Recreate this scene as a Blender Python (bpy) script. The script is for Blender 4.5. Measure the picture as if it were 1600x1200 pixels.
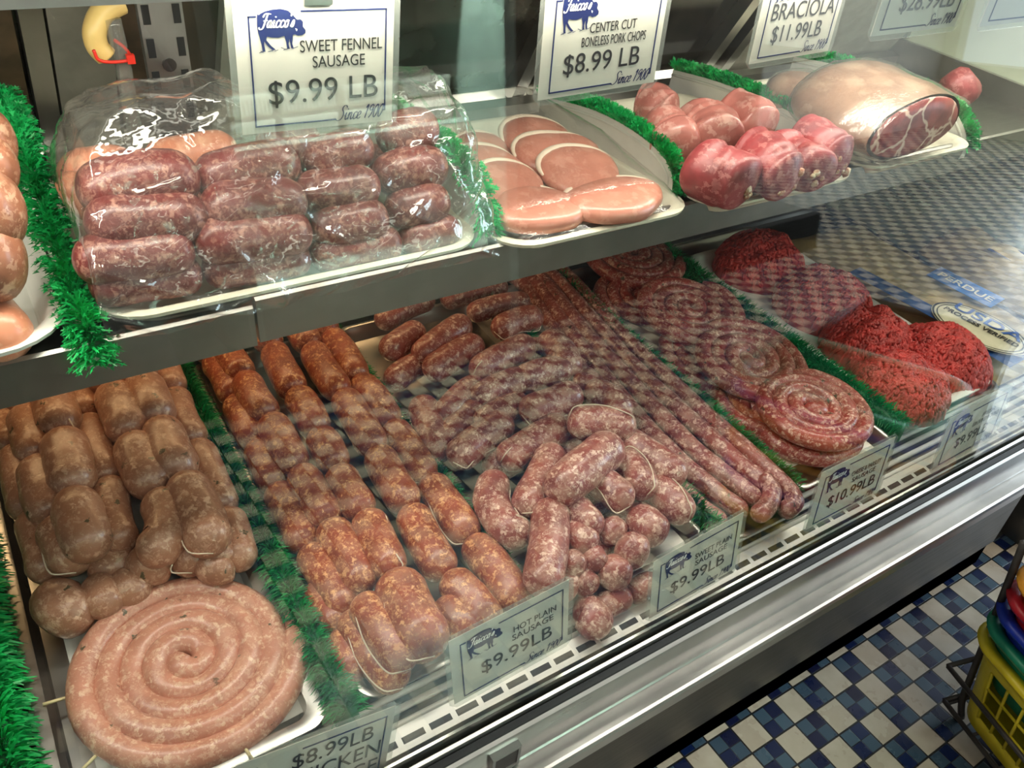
import bpy, bmesh, math, random
from mathutils import Vector, Matrix, noise as mnoise
from math import sin, cos, pi, tan, radians, sqrt, exp

# ------------------------------------------------------------------ scene, camera, light
scene = bpy.context.scene
for o in list(bpy.data.objects): bpy.data.objects.remove(o)
COL = scene.collection
rng = random.Random(7)

CAM = Vector((0.0, -0.4067, 1.3231)); FPX = 1298.2255
YAW, PIT, ROL = 0.633033463, 0.643896109, 0.1079947
fw = Vector((sin(YAW)*cos(PIT), cos(YAW)*cos(PIT), -sin(PIT)))
rt0 = Vector((cos(YAW), -sin(YAW), 0)); up0 = rt0.cross(fw)
RT = rt0*cos(ROL) + up0*sin(ROL); UP = -rt0*sin(ROL) + up0*cos(ROL)
cd = bpy.data.cameras.new('camera'); cam = bpy.data.objects.new('camera', cd); COL.objects.link(cam)
cd.sensor_width = 36; cd.lens = FPX/1600*36; cd.clip_start = 0.01
cam.matrix_world = Matrix(((RT.x, UP.x, -fw.x, CAM.x), (RT.y, UP.y, -fw.y, CAM.y), (RT.z, UP.z, -fw.z, CAM.z), (0, 0, 0, 1)))
scene.camera = cam

w = bpy.data.worlds.new('shop_air'); scene.world = w; w.use_nodes = True
w.node_tree.nodes['Background'].inputs[0].default_value = (0.75, 0.87, 1.0, 1); w.node_tree.nodes['Background'].inputs[1].default_value = 1.6
scene.view_settings.view_transform = 'Standard'; scene.view_settings.look = 'None'
scene.view_settings.exposure = 0.15; scene.view_settings.gamma = 1.0; scene.view_settings.use_curve_mapping = False

def area(name, loc, target, sx, sy, power, col):
    l = bpy.data.lights.new(name, 'AREA'); l.shape = 'RECTANGLE'; l.size = sx; l.size_y = sy; l.energy = power; l.color = col
    o = bpy.data.objects.new(name, l); COL.objects.link(o); o.location = loc
    o.rotation_euler = (Vector(target)-Vector(loc)).to_track_quat('-Z', 'Y').to_euler()
    return o
# daylight through the shop window at the far right, strip lamps on the shop ceiling, lamp in the case hood
area('window_daylight', (5.9, -1.3, 1.5), (1.5, -1.0, 0.3), 2.2, 2.0, 190, (0.72, 0.86, 1.0))
for lx, ly, pw_ in ((0.3, -1.5, 10), (1.9, -1.6, 16), (3.6, -1.5, 20), (-1.4, -1.5, 10)):
    area('ceiling_lamp_light', (lx, ly, 2.52), (lx, ly, 0), 1.2, 0.3, pw_, (1.0, 0.92, 0.81)).data.spread = radians(124)
area('cooler_lamp_light', (1.0, -1.93, 1.50), (1.0, -2.3, 0.7), 0.8, 0.06, 55, (0.80, 1.0, 0.91))
area('hood_lamp_light', (0.6, 0.256, 1.172), (0.6, 0.29, 0.6), 2.2, 0.03, 7.4, (1.0, 0.93, 0.80))
area('under_shelf_lamp_light', (0.25, 0.66, 0.822), (0.25, 0.5, 0.5), 0.8, 0.03, 0.9, (1.0, 0.62, 0.30))

# ------------------------------------------------------------------ pixel rays onto the real planes of the place
TD = tan(radians(2.2))
def ray(u, v):
    return (RT*((u-800)/FPX) - UP*((v-600)/FPX) + fw).normalized()
def on_z(u, v, z): d = ray(u, v); return CAM + d*((z-CAM.z)/d.z)
def on_y(u, v, y): d = ray(u, v); return CAM + d*((y-CAM.y)/d.y)
def on_x(u, v, x): d = ray(u, v); return CAM + d*((x-CAM.x)/d.x)
def deck_z(y): return 0.54 + (y-0.063)*TD
def on_deck(u, v, h=0.0):
    d = ray(u, v); s = (0.54+h+(CAM.y-0.063)*TD-CAM.z)/(d.z-d.y*TD); return CAM + d*s

# ------------------------------------------------------------------ materials
class NT:
    def __init__(s, name):
        s.m = bpy.data.materials.new(name); s.m.use_nodes = True; s.t = s.m.node_tree
        s.b = s.t.nodes['Principled BSDF']; s.out = s.t.nodes['Material Output']
    def n(s, typ, **kw):
        nd = s.t.nodes.new(typ)
        for k, v in kw.items():
            if k.startswith('i_'): nd.inputs[int(k[2:]) if k[2:].isdigit() else k[2:].replace('_', ' ')].default_value = v
            else: setattr(nd, k, v)
        return nd
    def l(s, a, b): s.t.links.new(a, b)
    def math(s, op, a, b=None, c=None, clamp=False):
        nd = s.n('ShaderNodeMath', operation=op, use_clamp=clamp)
        for i, x in enumerate((a, b, c)):
            if x is None: continue
            if isinstance(x, (int, float)): nd.inputs[i].default_value = x
            else: s.l(x, nd.inputs[i])
        return nd.outputs[0]
    def ramp(s, fac, lo, hi, a=0.0, b=1.0):
        nd = s.n('ShaderNodeMapRange', interpolation_type='SMOOTHSTEP')
        s.l(fac, nd.inputs[0])
        for i, x in enumerate((lo, hi, a, b)): nd.inputs[i+1].default_value = x
        return nd.outputs[0]
    def mix(s, fac, a, b, mode='MIX'):
        nd = s.n('ShaderNodeMix', data_type='RGBA', blend_type=mode)
        for i, x in ((0, fac), (6, a), (7, b)):
            if isinstance(x, (int, float)): nd.inputs[i].default_value = x
            elif isinstance(x, tuple): nd.inputs[i].default_value = (*x, 1)[:4]
            else: s.l(x, nd.inputs[i])
        return nd.outputs[2]
    def coords(s):
        tc = s.n('ShaderNodeTexCoord'); oi = s.n('ShaderNodeObjectInfo')
        vm = s.n('ShaderNodeVectorMath', operation='ADD'); s.l(tc.outputs['Object'], vm.inputs[0])
        cx = s.n('ShaderNodeCombineXYZ'); r = s.math('MULTIPLY', oi.outputs['Random'], 13.0)
        s.l(r, cx.inputs[0]); s.l(s.math('MULTIPLY', oi.outputs['Random'], 7.0), cx.inputs[1]); s.l(cx.outputs[0], vm.inputs[1])
        return vm.outputs[0]
    def noise(s, vec, scale, detail=3.0, rough=0.55):
        nd = s.n('ShaderNodeTexNoise'); nd.inputs['Scale'].default_value = scale; nd.inputs['Detail'].default_value = detail
        nd.inputs['Roughness'].default_value = rough; s.l(vec, nd.inputs['Vector']); return nd
    def bump(s, h, strength, dist=0.002):
        nd = s.n('ShaderNodeBump'); nd.inputs['Strength'].default_value = strength; nd.inputs['Distance'].default_value = dist
        s.l(h, nd.inputs['Height']); s.l(nd.outputs[0], s.b.inputs['Normal'])

def plain(name, col, rough=0.5, metal=0.0, var=0.12, vscale=30.0, spec=0.5, bump=0.0, bscale=200.0, trans=0.0):
    s = NT(name); s.b.inputs['Roughness'].default_value = rough; s.b.inputs['Metallic'].default_value = metal
    s.b.inputs['Specular IOR Level'].default_value = spec
    v = s.coords(); nz = s.noise(v, vscale, 4)
    dark = tuple(c*(1-var) for c in col); lite = tuple(min(1, c*(1+var)) for c in col)
    s.l(s.mix(s.ramp(nz.outputs[0], .3, .7), dark, lite), s.b.inputs['Base Color'])
    if bump: s.bump(s.noise(v, bscale, 2).outputs[0], bump)
    return s.m

def steel(name, col=(0.55, 0.55, 0.54), rough=0.3, brush=(8, 300, 300)):
    s = NT(name); s.b.inputs['Metallic'].default_value = 1.0
    tc = s.n('ShaderNodeTexCoord'); mp = s.n('ShaderNodeMapping'); mp.inputs['Scale'].default_value = brush
    s.l(tc.outputs['Object'], mp.inputs[0])
    nz = s.noise(mp.outputs[0], 1.0, 3); sm = s.noise(tc.outputs['Object'], 9, 4)
    s.l(s.mix(s.ramp(sm.outputs[0], .35, .7), tuple(c*.8 for c in col), col), s.b.inputs['Base Color'])
    s.l(s.ramp(nz.outputs[0], .2, .8, rough*.9, rough*1.15), s.b.inputs['Roughness'])
    return s.m

def meat(name, base, fat, scale=110, thr=0.62, herb=None, deep=0.6, rough=0.34, streak=(1, 1, 1), fatmix=0.95, sheen=0.5, warp=0.022):
    s = NT(name); v = s.coords()
    wz = s.noise(v, 130, 3, .65); mv = s.n('ShaderNodeVectorMath', operation='MULTIPLY_ADD')
    s.l(wz.outputs['Color'], mv.inputs[0]); mv.inputs[1].default_value = (warp,)*3; s.l(v, mv.inputs[2])
    mp = s.n('ShaderNodeMapping'); mp.inputs['Scale'].default_value = streak; s.l(mv.outputs[0], mp.inputs[0])
    vo = s.n('ShaderNodeTexVoronoi'); vo.inputs['Scale'].default_value = scale; s.l(mp.outputs[0], vo.inputs['Vector'])
    sp = s.n('ShaderNodeSeparateColor'); s.l(vo.outputs['Color'], sp.inputs[0])
    f = s.math('MULTIPLY', s.ramp(sp.outputs[0], thr-.06, thr+.26), s.ramp(vo.outputs['Distance'], .22, .66, 1, 0))
    big = s.noise(v, 28, 4); tone = s.ramp(big.outputs[0], .3, .72)
    c = s.mix(tone, tuple(x*deep for x in base), base)
    # small pale grains between the larger pieces
    v2 = s.n('ShaderNodeTexVoronoi'); v2.inputs['Scale'].default_value = scale*2.3; s.l(mp.outputs[0], v2.inputs['Vector'])
    s2 = s.n('ShaderNodeSeparateColor'); s.l(v2.outputs['Color'], s2.inputs[0])
    c = s.mix(s.math('MULTIPLY', s.ramp(s2.outputs[1], .72, .9), .45), c, fat)
    c = s.mix(s.math('MULTIPLY', f, fatmix), c, fat)
    if herb:
        v3 = s.n('ShaderNodeTexVoronoi'); v3.inputs['Scale'].default_value = scale*.75; s.l(mv.outputs[0], v3.inputs['Vector'])
        s3 = s.n('ShaderNodeSeparateColor'); s.l(v3.outputs['Color'], s3.inputs[0])
        c = s.mix(s.math('MULTIPLY', s.ramp(s3.outputs[2], .925, .95), s.ramp(v3.outputs['Distance'], .25, .38, .85, 0)), c, herb)
    s.l(c, s.b.inputs['Base Color'])
    s.b.inputs['Roughness'].default_value = rough; s.b.inputs['Coat Weight'].default_value = sheen*.6; s.b.inputs['Coat Roughness'].default_value = .22
    s.bump(s.math('ADD', s.noise(v, 120, 3).outputs[0], s.math('MULTIPLY', f, .35)), .35, .0018)
    return s.m

def clear(name, tint=(1, 1, 1), base=0.04, gloss=0.05, bump=0.0, bscale=40, extra=0.0, power=5.0, haze=None):
    s = NT(name); s.t.nodes.remove(s.b)
    tr = s.n('ShaderNodeBsdfTransparent'); tr.inputs[0].default_value = (*tint, 1)
    gl = s.n('ShaderNodeBsdfGlossy'); gl.inputs['Roughness'].default_value = gloss
    lw = s.n('ShaderNodeLayerWeight'); lw.inputs[0].default_value = .5
    if bump:
        v = s.coords(); mp = s.n('ShaderNodeMapping'); mp.inputs['Scale'].default_value = (1, 1, 1); s.l(v, mp.inputs[0])
        wz = s.noise(mp.outputs[0], bscale, 3, .6); bp = s.n('ShaderNodeBump'); bp.inputs['Strength'].default_value = bump; bp.inputs['Distance'].default_value = .006
        s.l(wz.outputs[0], bp.inputs['Height']); s.l(bp.outputs[0], gl.inputs['Normal'])
    F = s.math('ADD', s.math('MULTIPLY', s.math('POWER', lw.outputs['Facing'], power), 1-base), base+extra, clamp=True)
    mx = s.n('ShaderNodeMixShader'); s.l(F, mx.inputs[0]); s.l(tr.outputs[0], mx.inputs[1]); s.l(gl.outputs[0], mx.inputs[2])
    o = mx.outputs[0]
    if haze:
        df = s.n('ShaderNodeBsdfDiffuse'); df.inputs[0].default_value = (*haze[0], 1)
        m2 = s.n('ShaderNodeMixShader'); m2.inputs[0].default_value = haze[1]; s.l(o, m2.inputs[1]); s.l(df.outputs[0], m2.inputs[2]); o = m2.outputs[0]
    s.l(o, s.out.inputs[0]); return s.m

def emit(name, col, k):
    s = NT(name); s.b.inputs['Base Color'].default_value = (*col, 1); s.b.inputs['Emission Color'].default_value = (*col, 1); s.b.inputs['Emission Strength'].default_value = k
    return s.m

def tile_material():
    s = NT('checker_tile'); tc = s.n('ShaderNodeTexCoord'); sx = s.n('ShaderNodeSeparateXYZ'); s.l(tc.outputs['Object'], sx.inputs[0])
    T = 0.054
    a = s.math('DIVIDE', s.math('SUBTRACT', sx.outputs[0], 0.95927), T); b = s.math('DIVIDE', s.math('MULTIPLY', sx.outputs[1], -1), T)
    fa, fb = s.math('FLOOR', a), s.math('FLOOR', b)
    par = s.math('FLOORED_MODULO', s.math('ADD', fa, fb), 2.0)
    a2, b2 = s.math('MULTIPLY', a, 2), s.math('MULTIPLY', b, 2)
    par2 = s.math('FLOORED_MODULO', s.math('ADD', s.math('FLOOR', a2), s.math('FLOOR', b2)), 2.0)
    def edge(x):
        f = s.math('FRACT', x); return s.math('MINIMUM', f, s.math('SUBTRACT', 1.0, f))
    e1 = s.math('MINIMUM', edge(a), edge(b)); e2 = s.math('MULTIPLY', s.math('MINIMUM', edge(a2), edge(b2)), .5)
    e = s.mix(par, s.math('ADD', e1, 0), s.math('ADD', s.math('MINIMUM', e1, s.math('ADD', e2, .018)), 0))
    cx = s.n('ShaderNodeCombineXYZ'); s.l(s.math('FLOOR', a2), cx.inputs[0]); s.l(s.math('FLOOR', b2), cx.inputs[1])
    wn = s.n('ShaderNodeTexWhiteNoise', noise_dimensions='3D'); s.l(cx.outputs[0], wn.inputs[0])
    nz = s.noise(tc.outputs['Object'], 14, 4)
    white = s.mix(s.ramp(nz.outputs[0], .3, .8), (.40, .335, .255), (.50, .435, .345))
    slate = s.mix(wn.outputs['Value'], (.030, .058, .090), (.058, .098, .135))
    navy = s.mix(wn.outputs['Value'], (.003, .005, .030), (.004, .014, .062))
    blue = s.mix(par2, slate, navy)
    c = s.mix(par, white, blue)
    g = s.ramp(e, .024, .036)
    c = s.mix(g, (.012, .012, .012), c)
    s.l(c, s.b.inputs['Base Color']); s.l(s.ramp(nz.outputs[0], .3, .8, .22, .45), s.b.inputs['Roughness'])
    s.bump(g, .3, .001)
    return s.m

def grille_material():
    s = NT('slotted_steel'); tc = s.n('ShaderNodeTexCoord'); sx = s.n('ShaderNodeSeparateXYZ'); s.l(tc.outputs['Object'], sx.inputs[0])
    fx = s.math('FRACT', s.math('DIVIDE', sx.outputs[0], .0315))
    m1 = s.math('MULTIPLY', s.math('GREATER_THAN', fx, .1), s.math('LESS_THAN', fx, .9))
    d = s.math('ABSOLUTE', s.math('ADD', sx.outputs[1], 0.302))
    m = s.math('MULTIPLY', m1, s.math('LESS_THAN', d, .0036))
    s.l(s.mix(m, (.72, .69, .66), (.015, .013, .012)), s.b.inputs['Base Color'])
    s.l(s.math('MULTIPLY', s.math('SUBTRACT', 1.0, m), .75), s.b.inputs['Metallic']); s.b.inputs['Roughness'].default_value = .33
    return s.m

M = dict(
    tile=tile_material(), grille=grille_material(),
    steel=steel('brushed_steel', (.40, .39, .37), .36), bright=steel('polished_steel', (.52, .51, .49), .30), dull=steel('dull_steel', (.30, .29, .27), .42),
    alu=steel('aluminium', (.66, .65, .62), .3), pan=steel('pan_steel', (.62, .60, .57), .3, (60, 60, 60)), dark_steel=steel('dark_steel', (.13, .12, .115), .4),
    kick=steel('kick_steel', (.17, .155, .135), .42), lip=steel('shelf_steel', (.34, .33, .31), .38),
    rubber=plain('black_rubber', (.012, .011, .010), .7), black=plain('black_paint', (.02, .018, .017), .6), void=plain('dark_inside', (.012, .012, .012), .9),
    white_plastic=plain('white_plastic', (.80, .78, .72), .42, var=.04), cream=plain('cream_tray', (.78, .74, .60), .45, var=.05), end=plain('pale_liner', (.62, .68, .54), .45, var=.08, vscale=6),
    hood=plain('hood_paint', (.55, .49, .45), .5, var=.05), back=plain('back_wall_grey', (.20, .18, .15), .5, var=.3, vscale=12), brown=plain('brown_panel', (.085, .055, .03), .6, var=.5, vscale=16),
    grey=plain('grey_panel', (.25, .24, .20), .5, var=.12), wall=plain('wall_paint', (.62, .58, .50), .8, var=.05), ceiling=plain('ceiling_paint', (.7, .68, .62), .9, var=.04),
    grass=plain('green_plastic', (.012, .42, .10), .38, var=.4, vscale=40), grass2=plain('dark_green_turf', (.008, .26, .068), .5, var=.45, vscale=40), grass_base=plain('green_strip', (.006, .13, .04), .5),
    paper=plain('card_paper', (.64, .575, .52), .6, var=.03), patch=plain('price_patch_paper', (.84, .80, .75), .6, var=.02), navy=plain('navy_ink', (.010, .016, .075), .8, var=.05, spec=.15), ink=plain('black_ink', (.015, .013, .015), .5, var=.05), white_ink=plain('white_ink', (.8, .8, .8), .5, var=.02),
    butcher=plain('butcher_paper', (.78, .75, .72), .55, var=.05, bump=.2, bscale=30),
    twine=plain('cotton_twine', (.75, .62, .48), .8), pick=plain('wood_pick', (.75, .62, .35), .6),
    sleeve=clear('laminate_sleeve', (.93, .95, .93), .05, .12, haze=((.7, .72, .68), .10)),
    film=clear('plastic_film', (.985, .985, .98), .03, .06, bump=.55, bscale=30, extra=.03, power=2.6, haze=((.8, .8, .78), .03)),
    film_tight=clear('tight_film', (.985, .985, .98), .03, .10, bump=.22, bscale=60, extra=.006, power=4.2, haze=((.8, .8, .78), .015)),
    glass=clear('front_glass', (.955, .98, .965), .064, .0, power=5.0),
    chicken=meat('chicken_sausage', (.46, .215, .13), (.68, .42, .29), 125, .54, (.035, .05, .02), .72, streak=(1, .8, 1)),
    chicken_coil=meat('chicken_coil_meat', (.62, .275, .19), (.78, .50, .36), 130, .56, (.03, .06, .03), .80),
    hot=meat('hot_sausage', (.40, .092, .046), (.82, .41, .19), 140, .58, None, .6),
    sweet=meat('sweet_sausage', (.39, .105, .085), (.80, .53, .43), 130, .56, None, .62),
    rope=meat('rope_sausage_meat', (.34, .085, .075), (.76, .48, .40), 145, .52, (.03, .04, .02), .6),
    cheese=meat('cheese_parsley_meat', (.41, .058, .048), (.80, .48, .37), 145, .56, (.02, .04, .015), .6),
    fennel=meat('fennel_sausage', (.23, .043, .040), (.50, .25, .19), 125, .56, None, .6, fatmix=.75),
    herbed=meat('herbed_sausage', (.42, .16, .09), (.66, .38, .25), 90, .5, (.06, .07, .02), .6),
    pale=meat('pale_sausage', (.75, .28, .16), (.85, .45, .28), 70, .7, None, .8),
    chop=meat('pork_chop_meat', (.64, .25, .18), (.74, .38, .29), 45, .75, None, .84, fatmix=.35), fat=plain('pork_fat', (.85, .70, .56), .4, var=.08),
    roll=meat('rolled_meat', (.36, .058, .064), (.58, .24, .22), 75, .66, None, .55, rough=.45, streak=(1, .6, 1), fatmix=.45, sheen=.15), roll_pale=meat('pale_rolled_meat', (.60, .21, .175), (.80, .48, .41), 60, .55, None, .72, streak=(1, .6, 1), fatmix=.6),
    stuffing=meat('stuffing', (.55, .22, .12), (.82, .68, .45), 120, .5),
    beef=plain('ground_beef_meat', (.50, .045, .038), .42, var=.3, vscale=60, bump=.4, bscale=260),
    roast_fat=meat('roast_fat_meat', (.38, .22, .145), (.52, .36, .25), 28, .5, None, .72, fatmix=.7),
    yellow=plain('yellow_plastic', (.72, .55, .02), .4, var=.05), green=plain('green_basket_plastic', (.01, .22, .12), .4), blue=plain('blue_plastic', (.008, .03, .36), .4), red=plain('red_plastic', (.42, .008, .02), .4), orange=plain('orange_plastic', (.72, .30, .03), .4), maroon=plain('maroon_plastic', (.25, .03, .01), .4),
    wire=plain('dark_wire', (.05, .042, .038), .5, var=.3),
    hose=plain('yellowed_hose', (.80, .56, .20), .35, var=.08), zip=plain('red_zip_tie', (.75, .03, .015), .4), tube=clear('clear_tube', (.9, .9, .88), .06, .08, haze=((.6, .6, .55), .15)),
    bag=plain('golden_bag', (.42, .30, .13), .35, var=.25, vscale=20), bag_blue=plain('blue_bag_print', (.012, .06, .22), .35, var=.1), bag_cream=plain('cream_print', (.68, .62, .45), .4), oval_blue=plain('blue_print', (.02, .10, .42), .4), label_blue=plain('label_blue', (.05, .20, .62), .4),
    lamp=emit('lamp_glow', (1.0, .95, .85), 6), cooler_lamp=emit('cooler_lamp_glow', (.80, 1.0, .90), 16),
    dark_glass=plain('dark_door_glass', (.022, .019, .016), .12, var=.5, vscale=14),
    cooler=plain('cooler_liner', (.42, .52, .46), .5, var=.15, vscale=9), coat=plain('dark_coat', (.012, .012, .016), .9), trousers=plain('dark_trousers', (.01, .012, .02), .9), skin=plain('skin', (.55, .30, .20), .5), hair=plain('dark_hair', (.02, .014, .01), .6),
)

def roast_face_material():
    s = NT('roast_cut_face'); v = s.coords(); mp = s.n('ShaderNodeMapping'); mp.inputs['Scale'].default_value = (1, 1, 1); s.l(v, mp.inputs[0])
    wz = s.noise(v, 22, 3); mv = s.n('ShaderNodeVectorMath', operation='MULTIPLY_ADD'); s.l(wz.outputs['Color'], mv.inputs[0]); mv.inputs[1].default_value = (.05,)*3; s.l(v, mv.inputs[2])
    vo = s.n('ShaderNodeTexVoronoi', feature='DISTANCE_TO_EDGE'); vo.inputs['Scale'].default_value = 17; s.l(mv.outputs[0], vo.inputs['Vector'])
    big = s.noise(v, 60, 4)
    c = s.mix(s.ramp(big.outputs[0], .3, .75), (.23, .03, .03), (.42, .075, .065))
    c = s.mix(s.ramp(vo.outputs['Distance'], .015, .06, 1, 0), c, (.78, .52, .42))
    s.l(c, s.b.inputs['Base Color']); s.b.inputs['Roughness'].default_value = .35
    return s.m
M['roast_face'] = roast_face_material()

# ------------------------------------------------------------------ geometry helpers (lists of verts / faces in world metres)
class G:
    def __init__(s): s.v = []; s.f = []
    def add(s, vs, fs):
        o = len(s.v); s.v += [Vector(p) for p in vs]; s.f += [[i+o for i in f] for f in fs]; return s
    def box(s, x0, x1, y0, y1, z0, z1):
        return s.add([(x0,y0,z0),(x1,y0,z0),(x1,y1,z0),(x0,y1,z0),(x0,y0,z1),(x1,y0,z1),(x1,y1,z1),(x0,y1,z1)],
                     [(3,2,1,0),(4,5,6,7),(0,1,5,4),(1,2,6,5),(2,3,7,6),(3,0,4,7)])
    def obox(s, c, ax, ay, az):
        c, ax, ay, az = map(Vector, (c, ax, ay, az))
        return s.add([c+ax*i+ay*j+az*k for k in (-1,1) for j,i in ((-1,-1),(-1,1),(1,1),(1,-1))],
                     [(3,2,1,0),(4,5,6,7),(0,1,5,4),(1,2,6,5),(2,3,7,6),(3,0,4,7)])
    def prism(s, prof, x0, x1):
        n = len(prof)
        a = [(x0, y, z) for y, z in prof]; b = [(x1, y, z) for y, z in prof]
        return s.add(a+b, [list(range(n)), list(range(2*n-1, n-1, -1))] + [(i, n+i, n+(i+1) % n, (i+1) % n) for i in range(n)])
    def tube(s, pts, rad, seg=10, cap=True, lump=0.0, seed=0.0):
        pts = [Vector(p) for p in pts]; n = len(pts); rings = []; nrm = None
        for i, p in enumerate(pts):
            t = (pts[min(i+1, n-1)]-pts[max(i-1, 0)])
            if t.length < 1e-9: t = Vector((0, 0, 1))
            t.normalize()
            if nrm is None:
                nrm = Vector((0, 0, 1)) if abs(t.z) < .9 else Vector((1, 0, 0))
            nrm = (nrm - t*nrm.dot(t)).normalized(); bn = t.cross(nrm)
            r = rad[i] if isinstance(rad, (list, tuple)) else rad
            ring = []
            for k in range(seg):
                d = nrm*cos(2*pi*k/seg) + bn*sin(2*pi*k/seg); rr = r
                if lump: rr = r*(1+lump*mnoise.noise((p+d*r)*22+Vector((seed, 0, 0))))
                ring.append(p+d*rr)
            rings.append(ring)
        vs = [q for ring in rings for q in ring]; fs = []
        for i in range(n-1):
            for k in range(seg):
                fs.append((i*seg+k, i*seg+(k+1) % seg, (i+1)*seg+(k+1) % seg, (i+1)*seg+k))
        if cap: fs += [list(range(seg-1, -1, -1)), [(n-1)*seg+k for k in range(seg)]]
        return s.add(vs, fs)

def catmull(P, n=8, closed=False):
    P = [Vector(p) for p in P]; out = []
    for i in range(len(P)-1):
        p0 = P[i-1] if i > 0 else P[0]*2-P[1]; p3 = P[i+2] if i+2 < len(P) else P[-1]*2-P[-2]; p1, p2 = P[i], P[i+1]
        for k in range(n):
            t = k/n
            out.append(.5*((2*p1)+(p2-p0)*t+(2*p0-5*p1+4*p2-p3)*t*t+(3*p1-p0-3*p2+p3)*t**3))
    out.append(P[-1]); return out

def obj(name, g, mat, parent=None, smooth=True, auto=None, origin=None):
    me = bpy.data.meshes.new(name)
    if parent is not None: off = Vector(parent.get('_o', (0, 0, 0)))
    elif origin is not None: off = Vector(origin)
    else:
        xs = [p.x for p in g.v]; ys = [p.y for p in g.v]; off = Vector(((min(xs)+max(xs))/2, (min(ys)+max(ys))/2, min(p.z for p in g.v)))
    me.from_pydata([p-off for p in g.v], [], g.f); me.update()
    bm = bmesh.new(); bm.from_mesh(me); bmesh.ops.recalc_face_normals(bm, faces=bm.faces); bm.to_mesh(me); bm.free()
    if isinstance(mat, str): mat = M[mat]
    me.materials.append(mat)
    o = bpy.data.objects.new(name, me); COL.objects.link(o)
    if parent is not None: o.parent = parent; OFF[o.name] = off
    else: o.location = off; OFF[o.name] = off
    if smooth:
        me.polygons.foreach_set('use_smooth', [True]*len(me.polygons))
        if auto is not None: me.set_sharp_from_angle(angle=radians(auto))
    return o
def ridge(p, e=7): return (1-min(1, abs(mnoise.noise(p))*1.6))**e
OFF = {}
class _P(dict): pass
def sub(name, g, mat, parent, **k):
    """part of parent (world coordinates in, parent-local out)"""
    off = OFF[parent.name]
    for i in range(len(g.v)): g.v[i] = g.v[i]
    me_o = obj(name, g, mat, None, origin=off, **k)
    me_o.parent = parent; me_o.location = (0, 0, 0); return me_o
def thing(name, label, cat, loc, group=None, kind=None):
    o = bpy.data.objects.new(name, None); COL.objects.link(o); o.location = loc; o.empty_display_size = .02
    OFF[o.name] = Vector(loc); return tag(o, label, cat, group, kind)
def tag(o, label, cat=None, group=None, kind=None):
    o['label'] = label
    if cat: o['category'] = cat
    if group: o['group'] = group
    if kind: o['kind'] = kind
    return o
def struct(name, g, mat, **k):
    o = obj(name, g, mat, **k); o['kind'] = 'structure'; return o
ORD = ['front', 'second', 'third', 'fourth', 'fifth', 'sixth', 'seventh', 'eighth', 'ninth']

# ------------------------------------------------------------------ the shop itself
g = G().box(-2.2, 6.0, -3.2, 0.03, -.05, 0.0); o = obj('floor', g, 'tile', smooth=False, origin=(0, 0, 0)); o['kind'] = 'structure'
g = G().box(-2.2, 6.0, .03, 3.0, -.05, 0.0); struct('floor_behind', g, 'void', smooth=False)
struct('wall_back', G().box(-2.2, 6.0, 3.0, 3.1, 0, 2.6), 'back', smooth=False)
struct('wall_left', G().box(-2.3, -2.2, -3.2, 3.0, 0, 2.6), 'wall', smooth=False)
struct('wall_aisle', G().box(-2.2, 6.0, -3.3, -3.2, 0, 2.6), 'wall', smooth=False)
g = G().box(6.0, 6.1, -3.2, 3.0, 0, .45).box(6.0, 6.1, -3.2, 3.0, 2.55, 2.6).box(6.0, 6.1, -3.2, -3.1, .45, 2.55).box(6.0, 6.1, -.1, 3.0, .45, 2.55)
struct('wall_right', g, 'wall', smooth=False)
struct('ceiling', G().box(-2.3, 6.1, -3.3, 3.1, 2.6, 2.7), 'ceiling', smooth=False)

# ------------------------------------------------------------------ display case
CX0, CX1, CXB = -1.1, 1.70, 1.62
case = thing('display_case', 'long steel and glass butcher display case filled with sausages and meat', 'display case', (0.3, 0.3, 0))
sub('base_panel', G().prism([(.005,.29),(.005,.075),(.012,.075),(.012,.0),(.7,.0),(.7,.29)], CX0, CXB), 'kick', case, smooth=False)
sub('plinth', G().prism([(.026,.0),(.022,.045),(.012,.055),(.012,.0)], CX0, CXB), 'dull', case, smooth=False)
sub('side_leg', G().box(CX1+.06, CX1+.10, -.03, .6, 0, .42), 'dull', case, smooth=False)
bp = sub('bumper', G().prism([(-.052,.545),(-.0615,.541),(-.0635,.537),(-.067,.499),(-.0685,.4965),(-.0885,.4995),(-.0915,.498),(-.0935,.494),(-.0935,.479),(-.090,.476),(-.02,.462),(.005,.29),(.03,.29),(.03,.47),(-.03,.50)], CX0, 2.4), 'bright', case, auto=25)
sub('bumper_gasket', G().prism([(-.0515,.549),(-.0575,.5465),(-.0575,.540),(-.0515,.540)], CX0, 2.4), 'rubber', bp, smooth=False)
lx = on_y(790, 1190, -.07).x
lt = sub('latch', G().box(lx-.014,lx+.014,-.0705,-.064,.502,.531), 'dark_steel', bp, smooth=False)
sub('latch_frame', G().box(lx-.017,lx+.017,-.0715,-.064,.4995,.503).box(lx-.017,lx+.017,-.0715,-.064,.530,.5335).box(lx-.017,lx-.0135,-.0715,-.064,.503,.530).box(lx+.0135,lx+.017,-.0715,-.064,.503,.530), 'bright', lt, smooth=False)
ch = sub('glass_channel', G().prism([(-.0505,.556),(-.0475,.558),(-.0475,.538),(-.0505,.536)], CX0, 2.4).prism([(-.0405,.562),(-.0375,.562),(-.033,.548),(-.028,.538),(-.030,.530),(-.0405,.536)], CX0, 2.4), 'alu', case, smooth=False)
tg = tan(radians(5.4)); gl = lambda z: -.0455+(z-.55)*tg
ZG = 1.30
sub('front_glass', G().prism([(gl(.54),.54),(gl(ZG),ZG),(gl(ZG)+.005,ZG),(gl(.54)+.005,.54)], CX0, 2.4), 'glass', case, smooth=False)
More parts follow.
